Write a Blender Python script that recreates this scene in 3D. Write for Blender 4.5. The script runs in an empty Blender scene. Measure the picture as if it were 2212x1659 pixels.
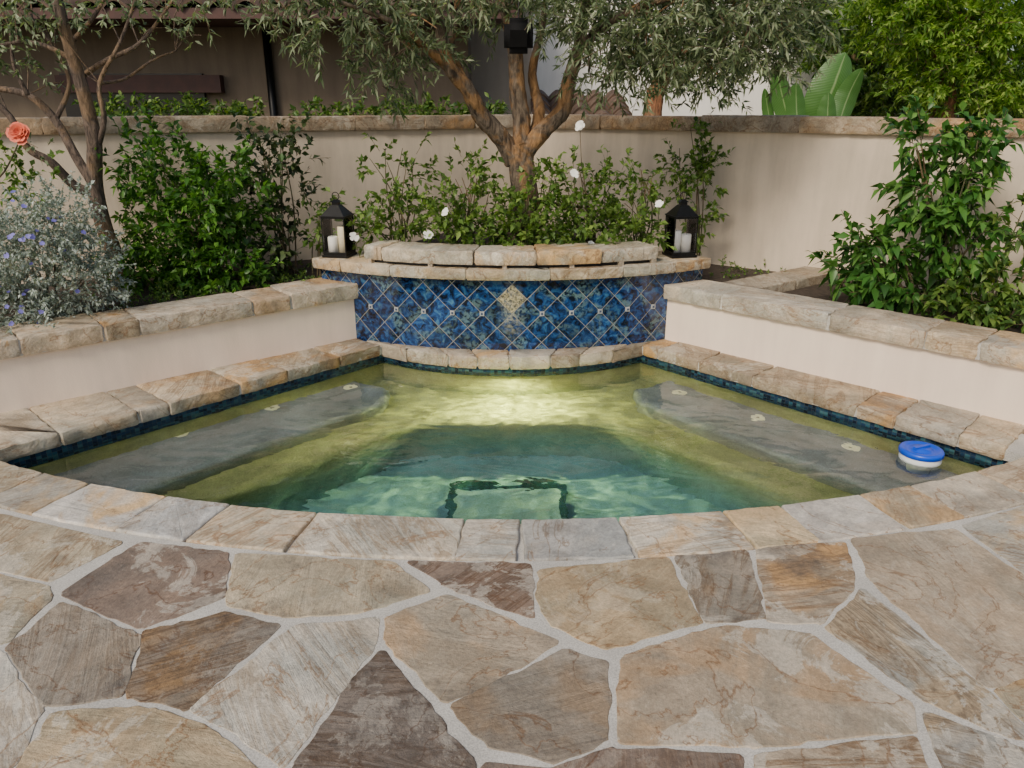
import bpy, bmesh, math, random
import numpy as np
from mathutils import Vector, Matrix
R = random.Random(7)
NR = np.random.default_rng(11)
SC = bpy.context.scene
COL = SC.collection
rad = math.radians
# ------------------------------------------------------------------ camera geometry
TH = rad(19.9); CT, ST = math.cos(TH), math.sin(TH); F = 1661.0; CH = 1.6
def ray(u, v):
    dx = (u-1106)/F; dy = (829.5-v)/F
    return Vector((dx, CT+dy*ST, -ST+dy*CT))
def PZ(u, v, z):
    d = ray(u, v); t = (z-CH)/d.z
    return Vector((d.x*t, d.y*t, z))
def PY(u, v, Y):
    d = ray(u, v); t = Y/d.y
    return Vector((d.x*t, Y, CH+d.z*t))
def PW(u, v, zw, zb):     # through the water surface down to a level
    p = PZ(u, v, zw); d = ray(u, v).normalized()
    h = Vector((d.x, d.y)); s = h.length; h.normalize()
    sr = s/1.33; tr = sr/math.sqrt(1-sr*sr)
    q = h*tr*(zw-zb)
    return Vector((p.x+q.x, p.y+q.y, zb))
# ------------------------------------------------------------------ object helpers
def link(name, me, mat=None, parent=None):
    o = bpy.data.objects.new(name, me); COL.objects.link(o)
    if mat: me.materials.append(mat)
    if parent: o.parent = parent; o.matrix_parent_inverse = Matrix.Translation(-parent.location)
    return o
def tag(o, label=None, cat=None, group=None, kind=None):
    if label: o['label'] = label
    if cat: o['category'] = cat
    if group: o['group'] = group
    if kind: o['kind'] = kind
    return o
def empty(name, loc, label, cat, group=None):
    o = bpy.data.objects.new(name, None); COL.objects.link(o); o.location = loc
    o.empty_display_size = .05
    return tag(o, label, cat, group)
def from_py(name, V, Fc, mat=None, parent=None, smooth=False):
    me = bpy.data.meshes.new(name); me.from_pydata([tuple(v) for v in V], [], Fc); me.update()
    if smooth:
        me.polygons.foreach_set('use_smooth', [True]*len(me.polygons))
    return link(name, me, mat, parent)
def bm_obj(name, bm, mat=None, parent=None, smooth=False):
    me = bpy.data.meshes.new(name); bm.normal_update(); bm.to_mesh(me); bm.free()
    if smooth: me.polygons.foreach_set('use_smooth', [True]*len(me.polygons))
    return link(name, me, mat, parent)
class MB:
    def __init__(s): s.V = []; s.F = []
    def add(s, V, Fc):
        k = len(s.V); s.V += [tuple(v) for v in V]; s.F += [[i+k for i in f] for f in Fc]
    def box(s, c, size, rz=0, taper=1.0):
        x, y, z = size[0]/2, size[1]/2, size[2]/2
        m = Matrix.Rotation(rz, 3, 'Z'); c = Vector(c)
        V = []
        for sz in (-1, 1):
            k = 1 if sz < 0 else taper
            for sx, sy in ((-1,-1),(1,-1),(1,1),(-1,1)):
                V.append(c + m @ Vector((sx*x*k, sy*y*k, sz*z)))
        s.add(V, [[3,2,1,0],[4,5,6,7],[0,1,5,4],[1,2,6,5],[2,3,7,6],[3,0,4,7]])
    def tube(s, pts, rads, n=8, jit=0, cap=True, sub=1):
        pts = [Vector(p) for p in pts]
        if sub > 1: pts, rads = smooth_path(pts, rads, sub)
        k0 = len(s.V); prev = None
        for i, p in enumerate(pts):
            t = (pts[min(i+1, len(pts)-1)]-pts[max(i-1, 0)]).normalized()
            if prev is None:
                a = t.orthogonal().normalized()
            else:
                a = (prev - t*prev.dot(t)).normalized()
            prev = a; b = t.cross(a)
            for j in range(n):
                th = 2*math.pi*j/n
                rr = rads[i]*(1+(R.uniform(-jit, jit) if jit else 0))
                s.V.append(tuple(p + (a*math.cos(th)+b*math.sin(th))*rr))
        for i in range(len(pts)-1):
            for j in range(n):
                a0 = k0+i*n+j; a1 = k0+i*n+(j+1) % n
                s.F.append([a0, a1, a1+n, a0+n])
        if cap:
            s.F.append([k0+j for j in range(n)][::-1]); s.F.append([k0+(len(pts)-1)*n+j for j in range(n)])
    def lathe(s, prof, c=(0,0,0), n=24):
        k0 = len(s.V); c = Vector(c)
        for r, z in prof:
            for j in range(n):
                th = 2*math.pi*j/n; s.V.append(tuple(c+Vector((r*math.cos(th), r*math.sin(th), z))))
        for i in range(len(prof)-1):
            for j in range(n):
                a0 = k0+i*n+j; a1 = k0+i*n+(j+1) % n
                s.F.append([a0, a1, a1+n, a0+n])
        s.F.append([k0+j for j in range(n)][::-1]); s.F.append([k0+(len(prof)-1)*n+j for j in range(n)])
    def build(s, name, mat, parent=None, smooth=False):
        return from_py(name, s.V, s.F, mat, parent, smooth)
def smooth_path(pts, rads, sub):
    P, Q = [], []
    n = len(pts)
    for i in range(n-1):
        p0 = pts[max(i-1,0)]; p1 = pts[i]; p2 = pts[i+1]; p3 = pts[min(i+2,n-1)]
        for k in range(sub):
            t = k/sub
            P.append(.5*((2*p1)+(p2-p0)*t+(2*p0-5*p1+4*p2-p3)*t*t+(3*p1-p0-3*p2+p3)*t**3))
            Q.append(rads[i]*(1-t)+rads[i+1]*t)
    P.append(pts[-1]); Q.append(rads[-1])
    return P, Q
def ccw(poly):
    a = sum(poly[i][0]*poly[(i+1) % len(poly)][1]-poly[(i+1) % len(poly)][0]*poly[i][1] for i in range(len(poly)))
    return poly if a > 0 else poly[::-1]
def tri(bm, fs):
    bm.normal_update(); bmesh.ops.triangulate(bm, faces=fs)
def prism(name, poly, z0, z1, mat, parent=None, bottom=False, rnd=0):
    poly = ccw([(p[0], p[1]) for p in poly]); n = len(poly)
    bm = bmesh.new()
    lv = [(z0, 0), (z1, 0)] if not rnd else [(z0, 0), (z1-rnd, 0), (z1-rnd*.62, rnd*.08), (z1-rnd*.29, rnd*.29), (z1-rnd*.08, rnd*.62), (z1, rnd)]
    rings = []
    for z, d in lv:
        q = inset_poly(poly, d) if d else [Vector(p) for p in poly]
        rings.append([bm.verts.new((p.x, p.y, z)) for p in q])
    f = bm.faces.new(rings[-1]); fs = [f]
    for lo, hi in zip(rings[:-1], rings[1:]):
        for i in range(n):
            g = bm.faces.new((lo[i], lo[(i+1) % n], hi[(i+1) % n], hi[i])); g.smooth = bool(rnd)
    if bottom: fs.append(bm.faces.new(rings[0][::-1]))
    tri(bm, fs)
    return bm_obj(name, bm, mat, parent)
def inset_poly(pts, d):
    n = len(pts); out = []
    for i in range(n):
        a = Vector(pts[i-1]); b = Vector(pts[i]); c = Vector(pts[(i+1) % n])
        e1 = (b-a).normalized(); e2 = (c-b).normalized()
        nn = Vector((-(e1.y+e2.y), e1.x+e2.x))
        if nn.length < 1e-6: nn = Vector((-e1.y, e1.x))
        nn.normalize(); k = max(.5, nn.dot(Vector((-e1.y, e1.x))))
        out.append(b+nn*max(-abs(d)*1.6, min(abs(d)*1.6, d/k)))
    return out
def densify(poly, step, rnd):
    n = len(poly); c = []
    for i in range(n):
        a = Vector(poly[i-1]); b = Vector(poly[i]); d = Vector(poly[(i+1) % n])
        ka = min(rnd/(a-b).length, .35) if (a-b).length > 1e-6 else 0; kd = min(rnd/(d-b).length, .35) if (d-b).length > 1e-6 else 0
        p = b+(a-b)*ka; q = b+(d-b)*kd
        for t in (0, .33, .67, 1): c.append(p*(1-t)**2+b*2*t*(1-t)+q*t*t)
    out = []
    for i in range(len(c)):
        a = c[i]; b = c[(i+1) % len(c)]; k = max(1, int((b-a).length/step))
        for j in range(k): out.append(a+(b-a)*(j/k))
    return out
def stone(name, poly, z0, z1, mat, parent, color, gap=.008, jit=.005, bev=.012, rnd=.02, step=.05, rough=0.0, tilt=.002):
    poly = ccw([(p[0], p[1]) for p in poly])
    pts = densify(poly, step, rnd)
    pts = inset_poly(pts, gap)
    n = len(pts)
    ph = [R.uniform(0, 6.28) for _ in range(3)]
    c = sum(pts, Vector((0, 0)))/n
    j2 = []
    for p in pts:
        a = math.atan2(p.y-c.y, p.x-c.x)
        w = jit*(math.sin(5*a+ph[0])+.7*math.sin(11*a+ph[1])+.5*math.sin(23*a+ph[2]))*.6+R.uniform(-jit, jit)*.5
        j2.append(p+(p-c).normalized()*w)
    pts = j2
    H = z1-z0
    if rough > 0:      # split rock face: ragged, with a crisp arris
        lv = [(z0, .006), (z0+H*.22, -rough*.10), (z0+H*.48, -rough*.05), (z0+H*.74, -rough*.18), (z1-bev*.5, -rough*.02), (z1, bev*.7)]
    else:
        lv = [(z0, 0), (z1-bev, 0), (z1-bev*.3, bev*.35), (z1, bev)]
    tx, ty = R.uniform(-tilt, tilt), R.uniform(-tilt, tilt)
    V = []; Fc = []; acc = [0.0]*n
    for k, (z, d) in enumerate(lv):
        rp = inset_poly(pts, d)
        drift = 0
        for i, p in enumerate(rp):
            dx = dy = 0; dz = 0
            if rough > 0 and 0 < k < 5:
                q = rough*.34
                drift = .72*drift+R.uniform(-q, q)
                acc[i] = .55*acc[i]+drift*.6
                rdir = (p-c).normalized(); dx, dy = rdir.x*acc[i], rdir.y*acc[i]; dz = R.uniform(-rough, rough)*.22
            elif k == len(lv)-1: dz = R.uniform(-.0012, .0008)
            V.append((p.x+dx, p.y+dy, z+dz+(p.x-c.x)*tx+(p.y-c.y)*ty))
    for k in range(len(lv)-1):
        for i in range(n): Fc.append([k*n+i, k*n+(i+1) % n, (k+1)*n+(i+1) % n, (k+1)*n+i])
    me = bpy.data.meshes.new(name)
    Fc.append([(len(lv)-1)*n+i for i in range(n)]); Fc.append([i for i in range(n)][::-1])
    me.from_pydata(V, [], Fc); me.update()
    me.polygons.foreach_set('use_smooth', [True]*(len(Fc)-2)+[False, False])
    if rough > 0:
        try: me.set_sharp_from_angle(angle=rad(38))
        except Exception: pass
    bm = bmesh.new(); bm.from_mesh(me); tri(bm, [f for f in bm.faces if len(f.verts) > 4]); bm.to_mesh(me); bm.free()
    o = link(name, me, mat, parent); o.color = (*color, 1)
    return o
# ------------------------------------------------------------------ node helpers
def newmat(name):
    m = bpy.data.materials.new(name); m.use_nodes = True
    nt = m.node_tree; b = nt.nodes['Principled BSDF']
    return m, nt, b
def nd(nt, typ, ins=None, **props):
    n = nt.nodes.new(typ)
    for k, v in props.items(): setattr(n, k, v)
    if ins:
        for k, v in ins.items():
            s = n.inputs[k]
            if isinstance(v, bpy.types.NodeSocket): nt.links.new(v, s)
            else: s.default_value = v
    return n
def mth(nt, op, a, b=None):
    return nd(nt, 'ShaderNodeMath', {0: a, **({1: b} if b is not None else {})}, operation=op).outputs[0]
def mix(nt, f, a, b, mode='MIX'):
    n = nd(nt, 'ShaderNodeMix', data_type='RGBA', blend_type=mode)
    for s, v in ((n.inputs[0], f), (n.inputs[6], a), (n.inputs[7], b)):
        if isinstance(v, bpy.types.NodeSocket): nt.links.new(v, s)
        else: s.default_value = v if isinstance(v, (int, float)) else (*v, 1) if len(v) == 3 else v
    return n.outputs[2]
def ramp(nt, f, stops):
    r = nd(nt, 'ShaderNodeValToRGB', {0: f}); e = r.color_ramp.elements
    while len(e) < len(stops): e.new(.5)
    for q, (p, c) in zip(e, stops):
        q.position = p; q.color = (c, c, c, 1) if isinstance(c, (int, float)) else (*c, 1)
    return r.outputs[0]
def noise(nt, vec, scale, detail=6, rough=.55, dist=0):
    i = {'Scale': scale, 'Detail': detail, 'Roughness': rough, 'Distortion': dist}
    if vec is not None: i['Vector'] = vec
    return nd(nt, 'ShaderNodeTexNoise', i).outputs[0]
def bump(nt, b, h, strength=.3, dist=.01):
    n = nd(nt, 'ShaderNodeBump', {'Height': h, 'Strength': strength, 'Distance': dist}); nt.links.new(n.outputs[0], b.inputs['Normal'])
def setc(nt, b, c):
    if isinstance(c, bpy.types.NodeSocket): nt.links.new(c, b.inputs['Base Color'])
    else: b.inputs['Base Color'].default_value = (*c, 1)
def OC(nt): return nd(nt, 'ShaderNodeTexCoord').outputs['Object']
def simple(name, c, rough=.6, metal=0, var=.15, scale=12, bs=.1, spec=.5):
    m, nt, b = newmat(name); o = OC(nt); n = noise(nt, o, scale)
    f = ramp(nt, n, [(.3, 1-var), (.7, 1+var)])
    setc(nt, b, mix(nt, 1.0, c, f, 'MULTIPLY')); b.inputs['Roughness'].default_value = rough; b.inputs['Metallic'].default_value = metal
    b.inputs['Specular IOR Level'].default_value = spec
    if bs: bump(nt, b, n, bs, .004)
    return m
# stone: colour of each stone comes from the object's own colour
def stone_mat(name, strata=.6, light=.5, dark=.4):
    m, nt, b = newmat(name)
    oi = nd(nt, 'ShaderNodeObjectInfo'); rnd = oi.outputs['Random']
    rn2 = mth(nt, 'FRACT', mth(nt, 'MULTIPLY', rnd, 17.3)); rn3 = mth(nt, 'FRACT', mth(nt, 'MULTIPLY', rnd, 41.7)); rn4 = mth(nt, 'FRACT', mth(nt, 'MULTIPLY', rnd, 71.9))
    off = nd(nt, 'ShaderNodeCombineXYZ', {0: mth(nt, 'MULTIPLY', rnd, 91.), 1: mth(nt, 'MULTIPLY', rnd, 57.), 2: mth(nt, 'MULTIPLY', rnd, 13.)}).outputs[0]
    geo = nd(nt, 'ShaderNodeNewGeometry')
    rv = nd(nt, 'ShaderNodeVectorRotate', {'Vector': geo.outputs['Position'], 'Angle': mth(nt, 'MULTIPLY', rnd, 37.)}, rotation_type='Z_AXIS')
    v = nd(nt, 'ShaderNodeVectorMath', {0: rv.outputs[0], 1: off}, operation='ADD').outputs[0]
    st = nd(nt, 'ShaderNodeMapping', {'Vector': v, 'Scale': (.7, 5.0, 5)}).outputs[0]
    n1 = noise(nt, v, 2.6, 9, .62, .8); n2 = noise(nt, st, 1.2, 10, .62, 2.6); n3 = noise(nt, v, 75, 4, .7); n4 = noise(nt, v, 3.2, 13, .74, .6)
    n5 = noise(nt, v, 1.9, 4, .55, 1.0); n6 = noise(nt, v, 13, 6, .65, .3); n7 = noise(nt, v, 1.6, 7, .55, 2.2)
    C = oi.outputs['Color']
    c = mix(nt, 1.0, C, ramp(nt, n1, [(.28, .56), (.5, 1.0), (.72, 1.30)]), 'MULTIPLY')
    c = mix(nt, mth(nt, 'MULTIPLY', ramp(nt, n5, [(.48, 0), (.55, 1)]), mth(nt, 'MULTIPLY', ramp(nt, rn4, [(.3, .15), (.9, 1.)]), .95)), c, mix(nt, 1.0, C, (1.10, .80, .46), 'MULTIPLY'))
    c = mix(nt, mth(nt, 'MULTIPLY', ramp(nt, noise(nt, v, 2.2, 5, .6, .6), [(.50, 0), (.60, 1)]), .75), c, mix(nt, 1.0, C, (.74, .80, .84), 'MULTIPLY'))
    c = mix(nt, mth(nt, 'MULTIPLY', ramp(nt, n2, [(.47, 0), (.53, 1), (.57, .1), (.62, .9), (.66, .1)]), mth(nt, 'MULTIPLY', ramp(nt, rn2, [(.25, .15), (.9, 1.3)]), strata)), c, mix(nt, 1.0, C, (.50, .39, .29), 'MULTIPLY'))
    c = mix(nt, mth(nt, 'MULTIPLY', ramp(nt, n4, [(.53, 0), (.55, 1)]), mth(nt, 'MULTIPLY', ramp(nt, rn3, [(.2, .2), (.8, 1.1)]), light*.85)), c, mix(nt, .62, C, (.66, .61, .51)))
    c = mix(nt, mth(nt, 'MULTIPLY', ramp(nt, n7, [(.49, 0), (.5, 1), (.51, 0)]), .8), c, mix(nt, 1.0, C, (.50, .32, .19), 'MULTIPLY'))
    c = mix(nt, mth(nt, 'MULTIPLY', ramp(nt, noise(nt, v, 2.0, 9, .72, .3), [(.54, 0), (.66, 1)]), dark), c, (.095, .083, .072))
    c = mix(nt, 1.0, c, ramp(nt, n6, [(.3, .78), (.7, 1.18)]), 'MULTIPLY')
    c = mix(nt, 1.0, c, ramp(nt, n3, [(.25, .72), (.75, 1.22)]), 'MULTIPLY')
    setc(nt, b, c); b.inputs['Roughness'].default_value = .62
    h = mth(nt, 'ADD', mth(nt, 'ADD', n4, mth(nt, 'MULTIPLY', n3, .22)), mth(nt, 'ADD', mth(nt, 'MULTIPLY', n2, .9), mth(nt, 'MULTIPLY', n6, .4)))
    bump(nt, b, h, .8, .015)
    return m
M = {}
M['flag'] = stone_mat('flagstone', .75, .7, .6)
M['cope'] = stone_mat('coping_sandstone', .6, .65, .45)
def mortar():
    m, nt, b = newmat('mortar'); o = OC(nt)
    n = noise(nt, o, 170, 3, .7); n2 = noise(nt, o, 5, 4)
    c = mix(nt, ramp(nt, n, [(.3, 0), (.6, 1)]), (.37, .35, .31), (.61, .58, .52)); c = mix(nt, 1., c, ramp(nt, n2, [(.3, .8), (.7, 1.1)]), 'MULTIPLY')
    setc(nt, b, c); b.inputs['Roughness'].default_value = .95; bump(nt, b, n, .5, .004); return m
M['mortar'] = mortar()
def plaster(name, c, stain=.2):
    m, nt, b = newmat(name); o = OC(nt)
    n = noise(nt, o, 1.3, 6, .6); n2 = noise(nt, o, 110, 3, .6)
    st = nd(nt, 'ShaderNodeMapping', {'Vector': o, 'Scale': (5, 5, .7)}).outputs[0]
    n3 = noise(nt, st, 1.6, 6, .6)
    cc = mix(nt, 1., c, ramp(nt, n, [(.3, 1-stain*.7), (.7, 1+stain*.3)]), 'MULTIPLY')
    cc = mix(nt, 1., cc, ramp(nt, n3, [(.3, 1-stain*.6), (.6, 1.03)]), 'MULTIPLY')
    setc(nt, b, cc); b.inputs['Roughness'].default_value = .9; bump(nt, b, n2, .25, .004); return m
M['planter_plaster'] = plaster('planter_plaster', (.87, .72, .58), .12)
M['wall_plaster'] = plaster('garden_wall_plaster', (.70, .585, .45), .26)
M['shaded_house_plaster'] = plaster('shaded_house_plaster', (.20, .155, .11), .3)  # tan stucco darkened: shade of eaves and tree put into the colour
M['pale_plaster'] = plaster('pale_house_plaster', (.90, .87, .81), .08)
M['mid_plaster'] = plaster('mid_house_plaster', (.42, .36, .29), .15)
M['soil'] = simple('soil', (.045, .032, .022), .95, 0, .5, 30, .8)
M['earth'] = simple('earth', (.09, .08, .05), .95, 0, .4, 6, .5)
M['black'] = simple('black_metal', (.012, .012, .012), .4, .6, .2, 30, .05)
M['dark'] = simple('dark_opening_shade', (.006, .006, .007), .3, 0, .1)
M['lintel'] = simple('lintel_wood', (.06, .022, .016), .6, 0, .3, 8)
M['tile_roof'] = simple('roof_clay', (.13, .085, .06), .85, 0, .5, 6, .4)
M['white_wax'] = simple('white_wax', (.90, .88, .82), .45, 0, .04, 10, .03)
M['cream_wax'] = simple('cream_wax', (.84, .74, .50), .45, 0, .05, 10, .03)
M['wick'] = simple('wick', (.02, .02, .02), .9)
M['blue_plastic'] = simple('blue_plastic', (.006, .07, .62), .35, 0, .05, 10, .02)
M['white_plastic'] = simple('white_plastic', (.8, .82, .82), .35, 0, .04, 10, .02)
M['jet'] = simple('jet_plastic', (.90, .87, .60), .5, 0, .03, 10, 0)
M['jet_hole'] = simple('jet_hole', (.22, .21, .12), .5)
def glass():
    m, nt, b = newmat('lantern_glass')
    tr = nd(nt, 'ShaderNodeBsdfTransparent'); gl = nd(nt, 'ShaderNodeBsdfGlossy', {'Roughness': .03})
    fr = nd(nt, 'ShaderNodeFresnel', {'IOR': 1.25})
    mx = nd(nt, 'ShaderNodeMixShader', {0: fr.outputs[0], 1: tr.outputs[0], 2: gl.outputs[0]})
    nt.links.new(mx.outputs[0], nt.nodes['Material Output'].inputs[0]); return m
M['glass'] = glass()
def bark(name, c1, c2, sc=9, warm=(.30, .19, .10)):
    m, nt, b = newmat(name); o = OC(nt)
    st = nd(nt, 'ShaderNodeMapping', {'Vector': o, 'Scale': (3, 3, .8)}).outputs[0]
    n = noise(nt, st, sc, 8, .65, .6); n2 = noise(nt, o, 3.2, 5, .6, .5)
    c = mix(nt, ramp(nt, n, [(.36, 0), (.64, 1)]), c1, c2); c = mix(nt, mth(nt, 'MULTIPLY', ramp(nt, n2, [(.48, 0), (.56, 1)]), .7), c, mix(nt, 1., ramp(nt, n, [(.3, .4), (.7, 1.2)]), warm, 'MULTIPLY'))
    setc(nt, b, c); b.inputs['Roughness'].default_value = .9; bump(nt, b, n, 1., .03); return m
M['olive_bark'] = bark('olive_bark', (.04, .028, .02), (.27, .205, .145), 9, (.48, .25, .09))
M['grey_bark'] = bark('grey_bark', (.05, .036, .028), (.22, .16, .12), 12)
M['red_bark'] = bark('red_bark', (.12, .05, .025), (.45, .20, .09))
M['stem'] = bark('stem', (.06, .06, .03), (.16, .15, .07), 20)
M['olive_stem'] = bark('twig_bark', (.12, .11, .07), (.26, .24, .17), 20)
def leafmat(name, c1, c2, c3, trans=.3, rough=.45, patch=None):
    m, nt, b = newmat(name)
    g = nd(nt, 'ShaderNodeNewGeometry'); rnd = g.outputs['Random Per Island']
    n = noise(nt, OC(nt), 3.5, 3)
    f = mth(nt, 'ADD', mth(nt, 'MULTIPLY', rnd, .65), mth(nt, 'MULTIPLY', n, .35))
    c = ramp(nt, f, [(.15, c1), (.5, c2), (.85, c3)])
    setc(nt, b, c); b.inputs['Roughness'].default_value = rough; b.inputs['Specular IOR Level'].default_value = .35
    t = nd(nt, 'ShaderNodeBsdfTranslucent', {0: mix(nt, 1., c, (1.3, 1.5, .6), 'MULTIPLY')})
    mx = nd(nt, 'ShaderNodeMixShader', {0: trans, 1: b.outputs[0], 2: t.outputs[0]})
    nt.links.new(mx.outputs[0], nt.nodes['Material Output'].inputs[0]); return m
M['l_olive'] = leafmat('olive_leaf', (.045, .075, .032), (.15, .20, .10), (.40, .45, .29), .3)
M['l_silver'] = leafmat('silver_leaf', (.16, .20, .165), (.32, .375, .33), (.52, .565, .52), .15, .8)
M['l_green'] = leafmat('glossy_leaf', (.018, .058, .008), (.055, .155, .02), (.16, .33, .05), .3, .35)
M['l_rose'] = leafmat('rose_leaf', (.04, .09, .014), (.115, .21, .038), (.27, .38, .09), .38)
M['l_rosedark'] = leafmat('dark_rose_leaf', (.016, .03, .012), (.038, .068, .022), (.085, .12, .04), .2)
M['l_right'] = leafmat('broad_leaf', (.020, .065, .012), (.055, .16, .028), (.15, .31, .06), .32, .35)
M['l_tree'] = leafmat('lit_tree_leaf', (.05, .12, .016), (.17, .31, .05), (.48, .60, .15), .5)
M['l_dark'] = leafmat('dark_tree_leaf', (.015, .03, .014), (.04, .07, .025), (.12, .17, .05), .25)
M['l_hedge'] = leafmat('hedge_leaf', (.025, .07, .016), (.085, .17, .033), (.23, .32, .07), .35)
def paddlemat():
    m, nt, b = newmat('paddle_leaf'); uv = nd(nt, 'ShaderNodeUVMap').outputs[0]; s = nd(nt, 'ShaderNodeSeparateXYZ', {0: uv})
    rib = mth(nt, 'ABSOLUTE', mth(nt, 'SUBTRACT', s.outputs[0], .5))
    w = nd(nt, 'ShaderNodeTexWave', {'Vector': nd(nt, 'ShaderNodeCombineXYZ', {0: mth(nt, 'ADD', s.outputs[1], mth(nt, 'MULTIPLY', rib, .25)), 1: 0., 2: 0.}).outputs[0], 'Scale': 9., 'Distortion': .6, 'Detail': 2.}).outputs[1]
    c = mix(nt, w, (.085, .20, .045), (.105, .235, .058)); c = mix(nt, ramp(nt, rib, [(.012, 1), (.04, 0)]), c, (.30, .42, .18))
    setc(nt, b, c); b.inputs['Roughness'].default_value = .35; bump(nt, b, w, .15, .01)
    t = nd(nt, 'ShaderNodeBsdfTranslucent', {0: mix(nt, 1., c, (1.3, 1.5, .6), 'MULTIPLY')})
    mx = nd(nt, 'ShaderNodeMixShader', {0: .4, 1: b.outputs[0], 2: t.outputs[0]}); nt.links.new(mx.outputs[0], nt.nodes['Material Output'].inputs[0]); return m
M['paddle'] = paddlemat()
M['petal'] = simple('white_petal', (.88, .86, .80), .6, 0, .05, 10, .02)
M['orange_petal'] = simple('coral_petal', (.80, .17, .09), .55, 0, .12, 25, .05)
M['violet'] = simple('violet_petal', (.18, .16, .5), .6, 0, .2, 30, .05)
# ------------------------------------------------------------------ foliage
def norm(a): return a/np.maximum(np.linalg.norm(a, axis=1, keepdims=True), 1e-6)
def leaves(name, pos, d, L, W, mat, parent, fold=.18, droop=.15, flat=.6):
    N = len(pos); d = norm(d)
    up = np.tile([0, 0, 1.], (N, 1))+NR.normal(0, flat, (N, 3))
    s = norm(np.cross(d, up)); n = np.cross(s, d)
    L = L[:, None]; W = W[:, None]
    tip = pos+d*L; tip[:, 2] -= droop*L[:, 0]
    mid = pos+d*L*.5; mid[:, 2] += droop*L[:, 0]*.05
    q = pos+d*L*.42
    a = q+s*W*.5+n*fold*W; b = q-s*W*.5+n*fold*W
    V = np.stack([pos, a, mid, b, tip], 1).reshape(-1, 3)
    base = (np.arange(N)*5)[:, None]
    T = np.concatenate([base+[0, 2, 1], base+[0, 3, 2], base+[1, 2, 4], base+[2, 3, 4]], 1).reshape(-1)
    me = bpy.data.meshes.new(name)
    me.vertices.add(N*5); me.vertices.foreach_set('co', V.ravel().astype(np.float32))
    nf = N*4; me.loops.add(nf*3); me.loops.foreach_set('vertex_index', T.astype(np.int32))
    me.polygons.add(nf); me.polygons.foreach_set('loop_start', np.arange(0, nf*3, 3, dtype=np.int32))
    me.polygons.foreach_set('use_smooth', np.ones(nf, dtype=bool))
    me.update(calc_edges=True); me.validate()
    return link(name, me, mat, parent)
def sprigs(lobes, sl, per, bias=(0, 0, .2), spread=1.0, inner=.35, outw=1.0):
    PO, DI, AX = [], [], []
    for cx, cy, cz, rx, ry, rz, cnt in lobes:
        cnt = int(cnt)
        u = norm(NR.normal(size=(cnt, 3))); r = inner+(1-inner)*NR.random((cnt, 1))**.6
        r *= 1+.16*np.sin(u[:, :1]*5+cx*9)*np.cos(u[:, 2:]*6+cy*7)+NR.normal(0, .06, (cnt, 1))
        st = np.array([cx, cy, cz])+u*r*np.array([rx, ry, rz])
        ax = norm(u*outw*np.array([1, 1, 1])+NR.normal(0, .55, (cnt, 3))+np.array(bias))
        ln = sl*(.6+.8*NR.random((cnt, 1)))
        AX.append(np.concatenate([st, st+ax*ln], 1))
        t = NR.random((cnt, per, 1)) if per > 1 else np.ones((cnt, 1, 1))
        p = st[:, None]+ax[:, None]*ln[:, None]*t
        side = NR.normal(size=(cnt, per, 3))
        dd = ax[:, None]*.7+side*spread*.6
        PO.append(p.reshape(-1, 3)); DI.append(dd.reshape(-1, 3))
    return np.concatenate(PO), np.concatenate(DI), np.concatenate(AX)
def twigs(name, AX, mat, parent, r=.003, every=1):
    mb = MB()
    for a in AX[::every]:
        p = Vector(a[:3]); q = Vector(a[3:]); mb.tube([p, q], [r, r*.5], 3, cap=False)
    o = mb.build(name, mat, parent); o['kind'] = 'stuff'; return o
def plant(name, label, cat, base, lobes, mat, stem_mat, leaf=(.05, .025), sl=.12, per=9, bias=(0, 0, .25), spread=1.0, inner=.3, group=None,
          nstem=8, stem_r=.008, every=3, droop=.15, flat=.6, fold=.18, stem_name='stem'):
    e = empty(name, base, label, cat, group); base = Vector(base)
    p, d, ax = sprigs(lobes, sl, per, bias, spread, inner)
    N = len(p); k = .65+.7*NR.random(N)
    leaves('foliage', p, d, leaf[0]*k, leaf[1]*k, mat, e, fold, droop, flat)
    mb = MB()
    for a in ax[::every]: mb.tube([a[:3], a[3:]], [stem_r*.28, stem_r*.15], 3, cap=False)
    for i in range(nstem):
        lb = lobes[i % len(lobes)]
        t = Vector((lb[0]+R.uniform(-.6, .6)*lb[3], lb[1]+R.uniform(-.6, .6)*lb[4], lb[2]+R.uniform(-.2, .8)*lb[5]))
        b = base+Vector((R.uniform(-.06, .06), R.uniform(-.06, .06), -.03))
        m = b.lerp(t, .5)+Vector((R.uniform(-.06, .06), R.uniform(-.06, .06), .05))
        mb.tube([b, m, t], [stem_r, stem_r*.8, stem_r*.35], 5, sub=4, cap=False)
    o = mb.build(stem_name, stem_mat, e, True); o['kind'] = 'stuff'
    return e
def blossom(name, c, r, mat, parent, face=(0, -1, .4), layers=1, n=5):
    f = Vector(face).normalized(); a = f.orthogonal().normalized(); b = f.cross(a); c = Vector(c); mb = MB()
    for l in range(layers):
        rr = r*(1-.2*l); cup = .15+.33*l
        for i in range(n):
            th = 2*math.pi*(i+.5*l)/n+R.uniform(-.2, .2)
            ax = a*math.cos(th)+b*math.sin(th); sd = -a*math.sin(th)+b*math.cos(th)
            w = rr*.52; q = R.uniform(.8, 1.15)
            V = [c, c+ax*rr*.45+sd*w*.75+f*rr*cup*.5, c+ax*rr*.85*q+sd*w*.8+f*rr*cup*.9, c+ax*rr*q+f*rr*cup*.7, c+ax*rr*.85*q-sd*w*.8+f*rr*cup*.9, c+ax*rr*.45-sd*w*.75+f*rr*cup*.5, c+ax*rr*.5+f*rr*cup*.2]
            mb.add(V, [[0, 1, 6], [1, 2, 6], [2, 3, 6], [3, 4, 6], [4, 5, 6], [5, 0, 6]])
    return mb.build(name, mat, parent, True)
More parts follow.
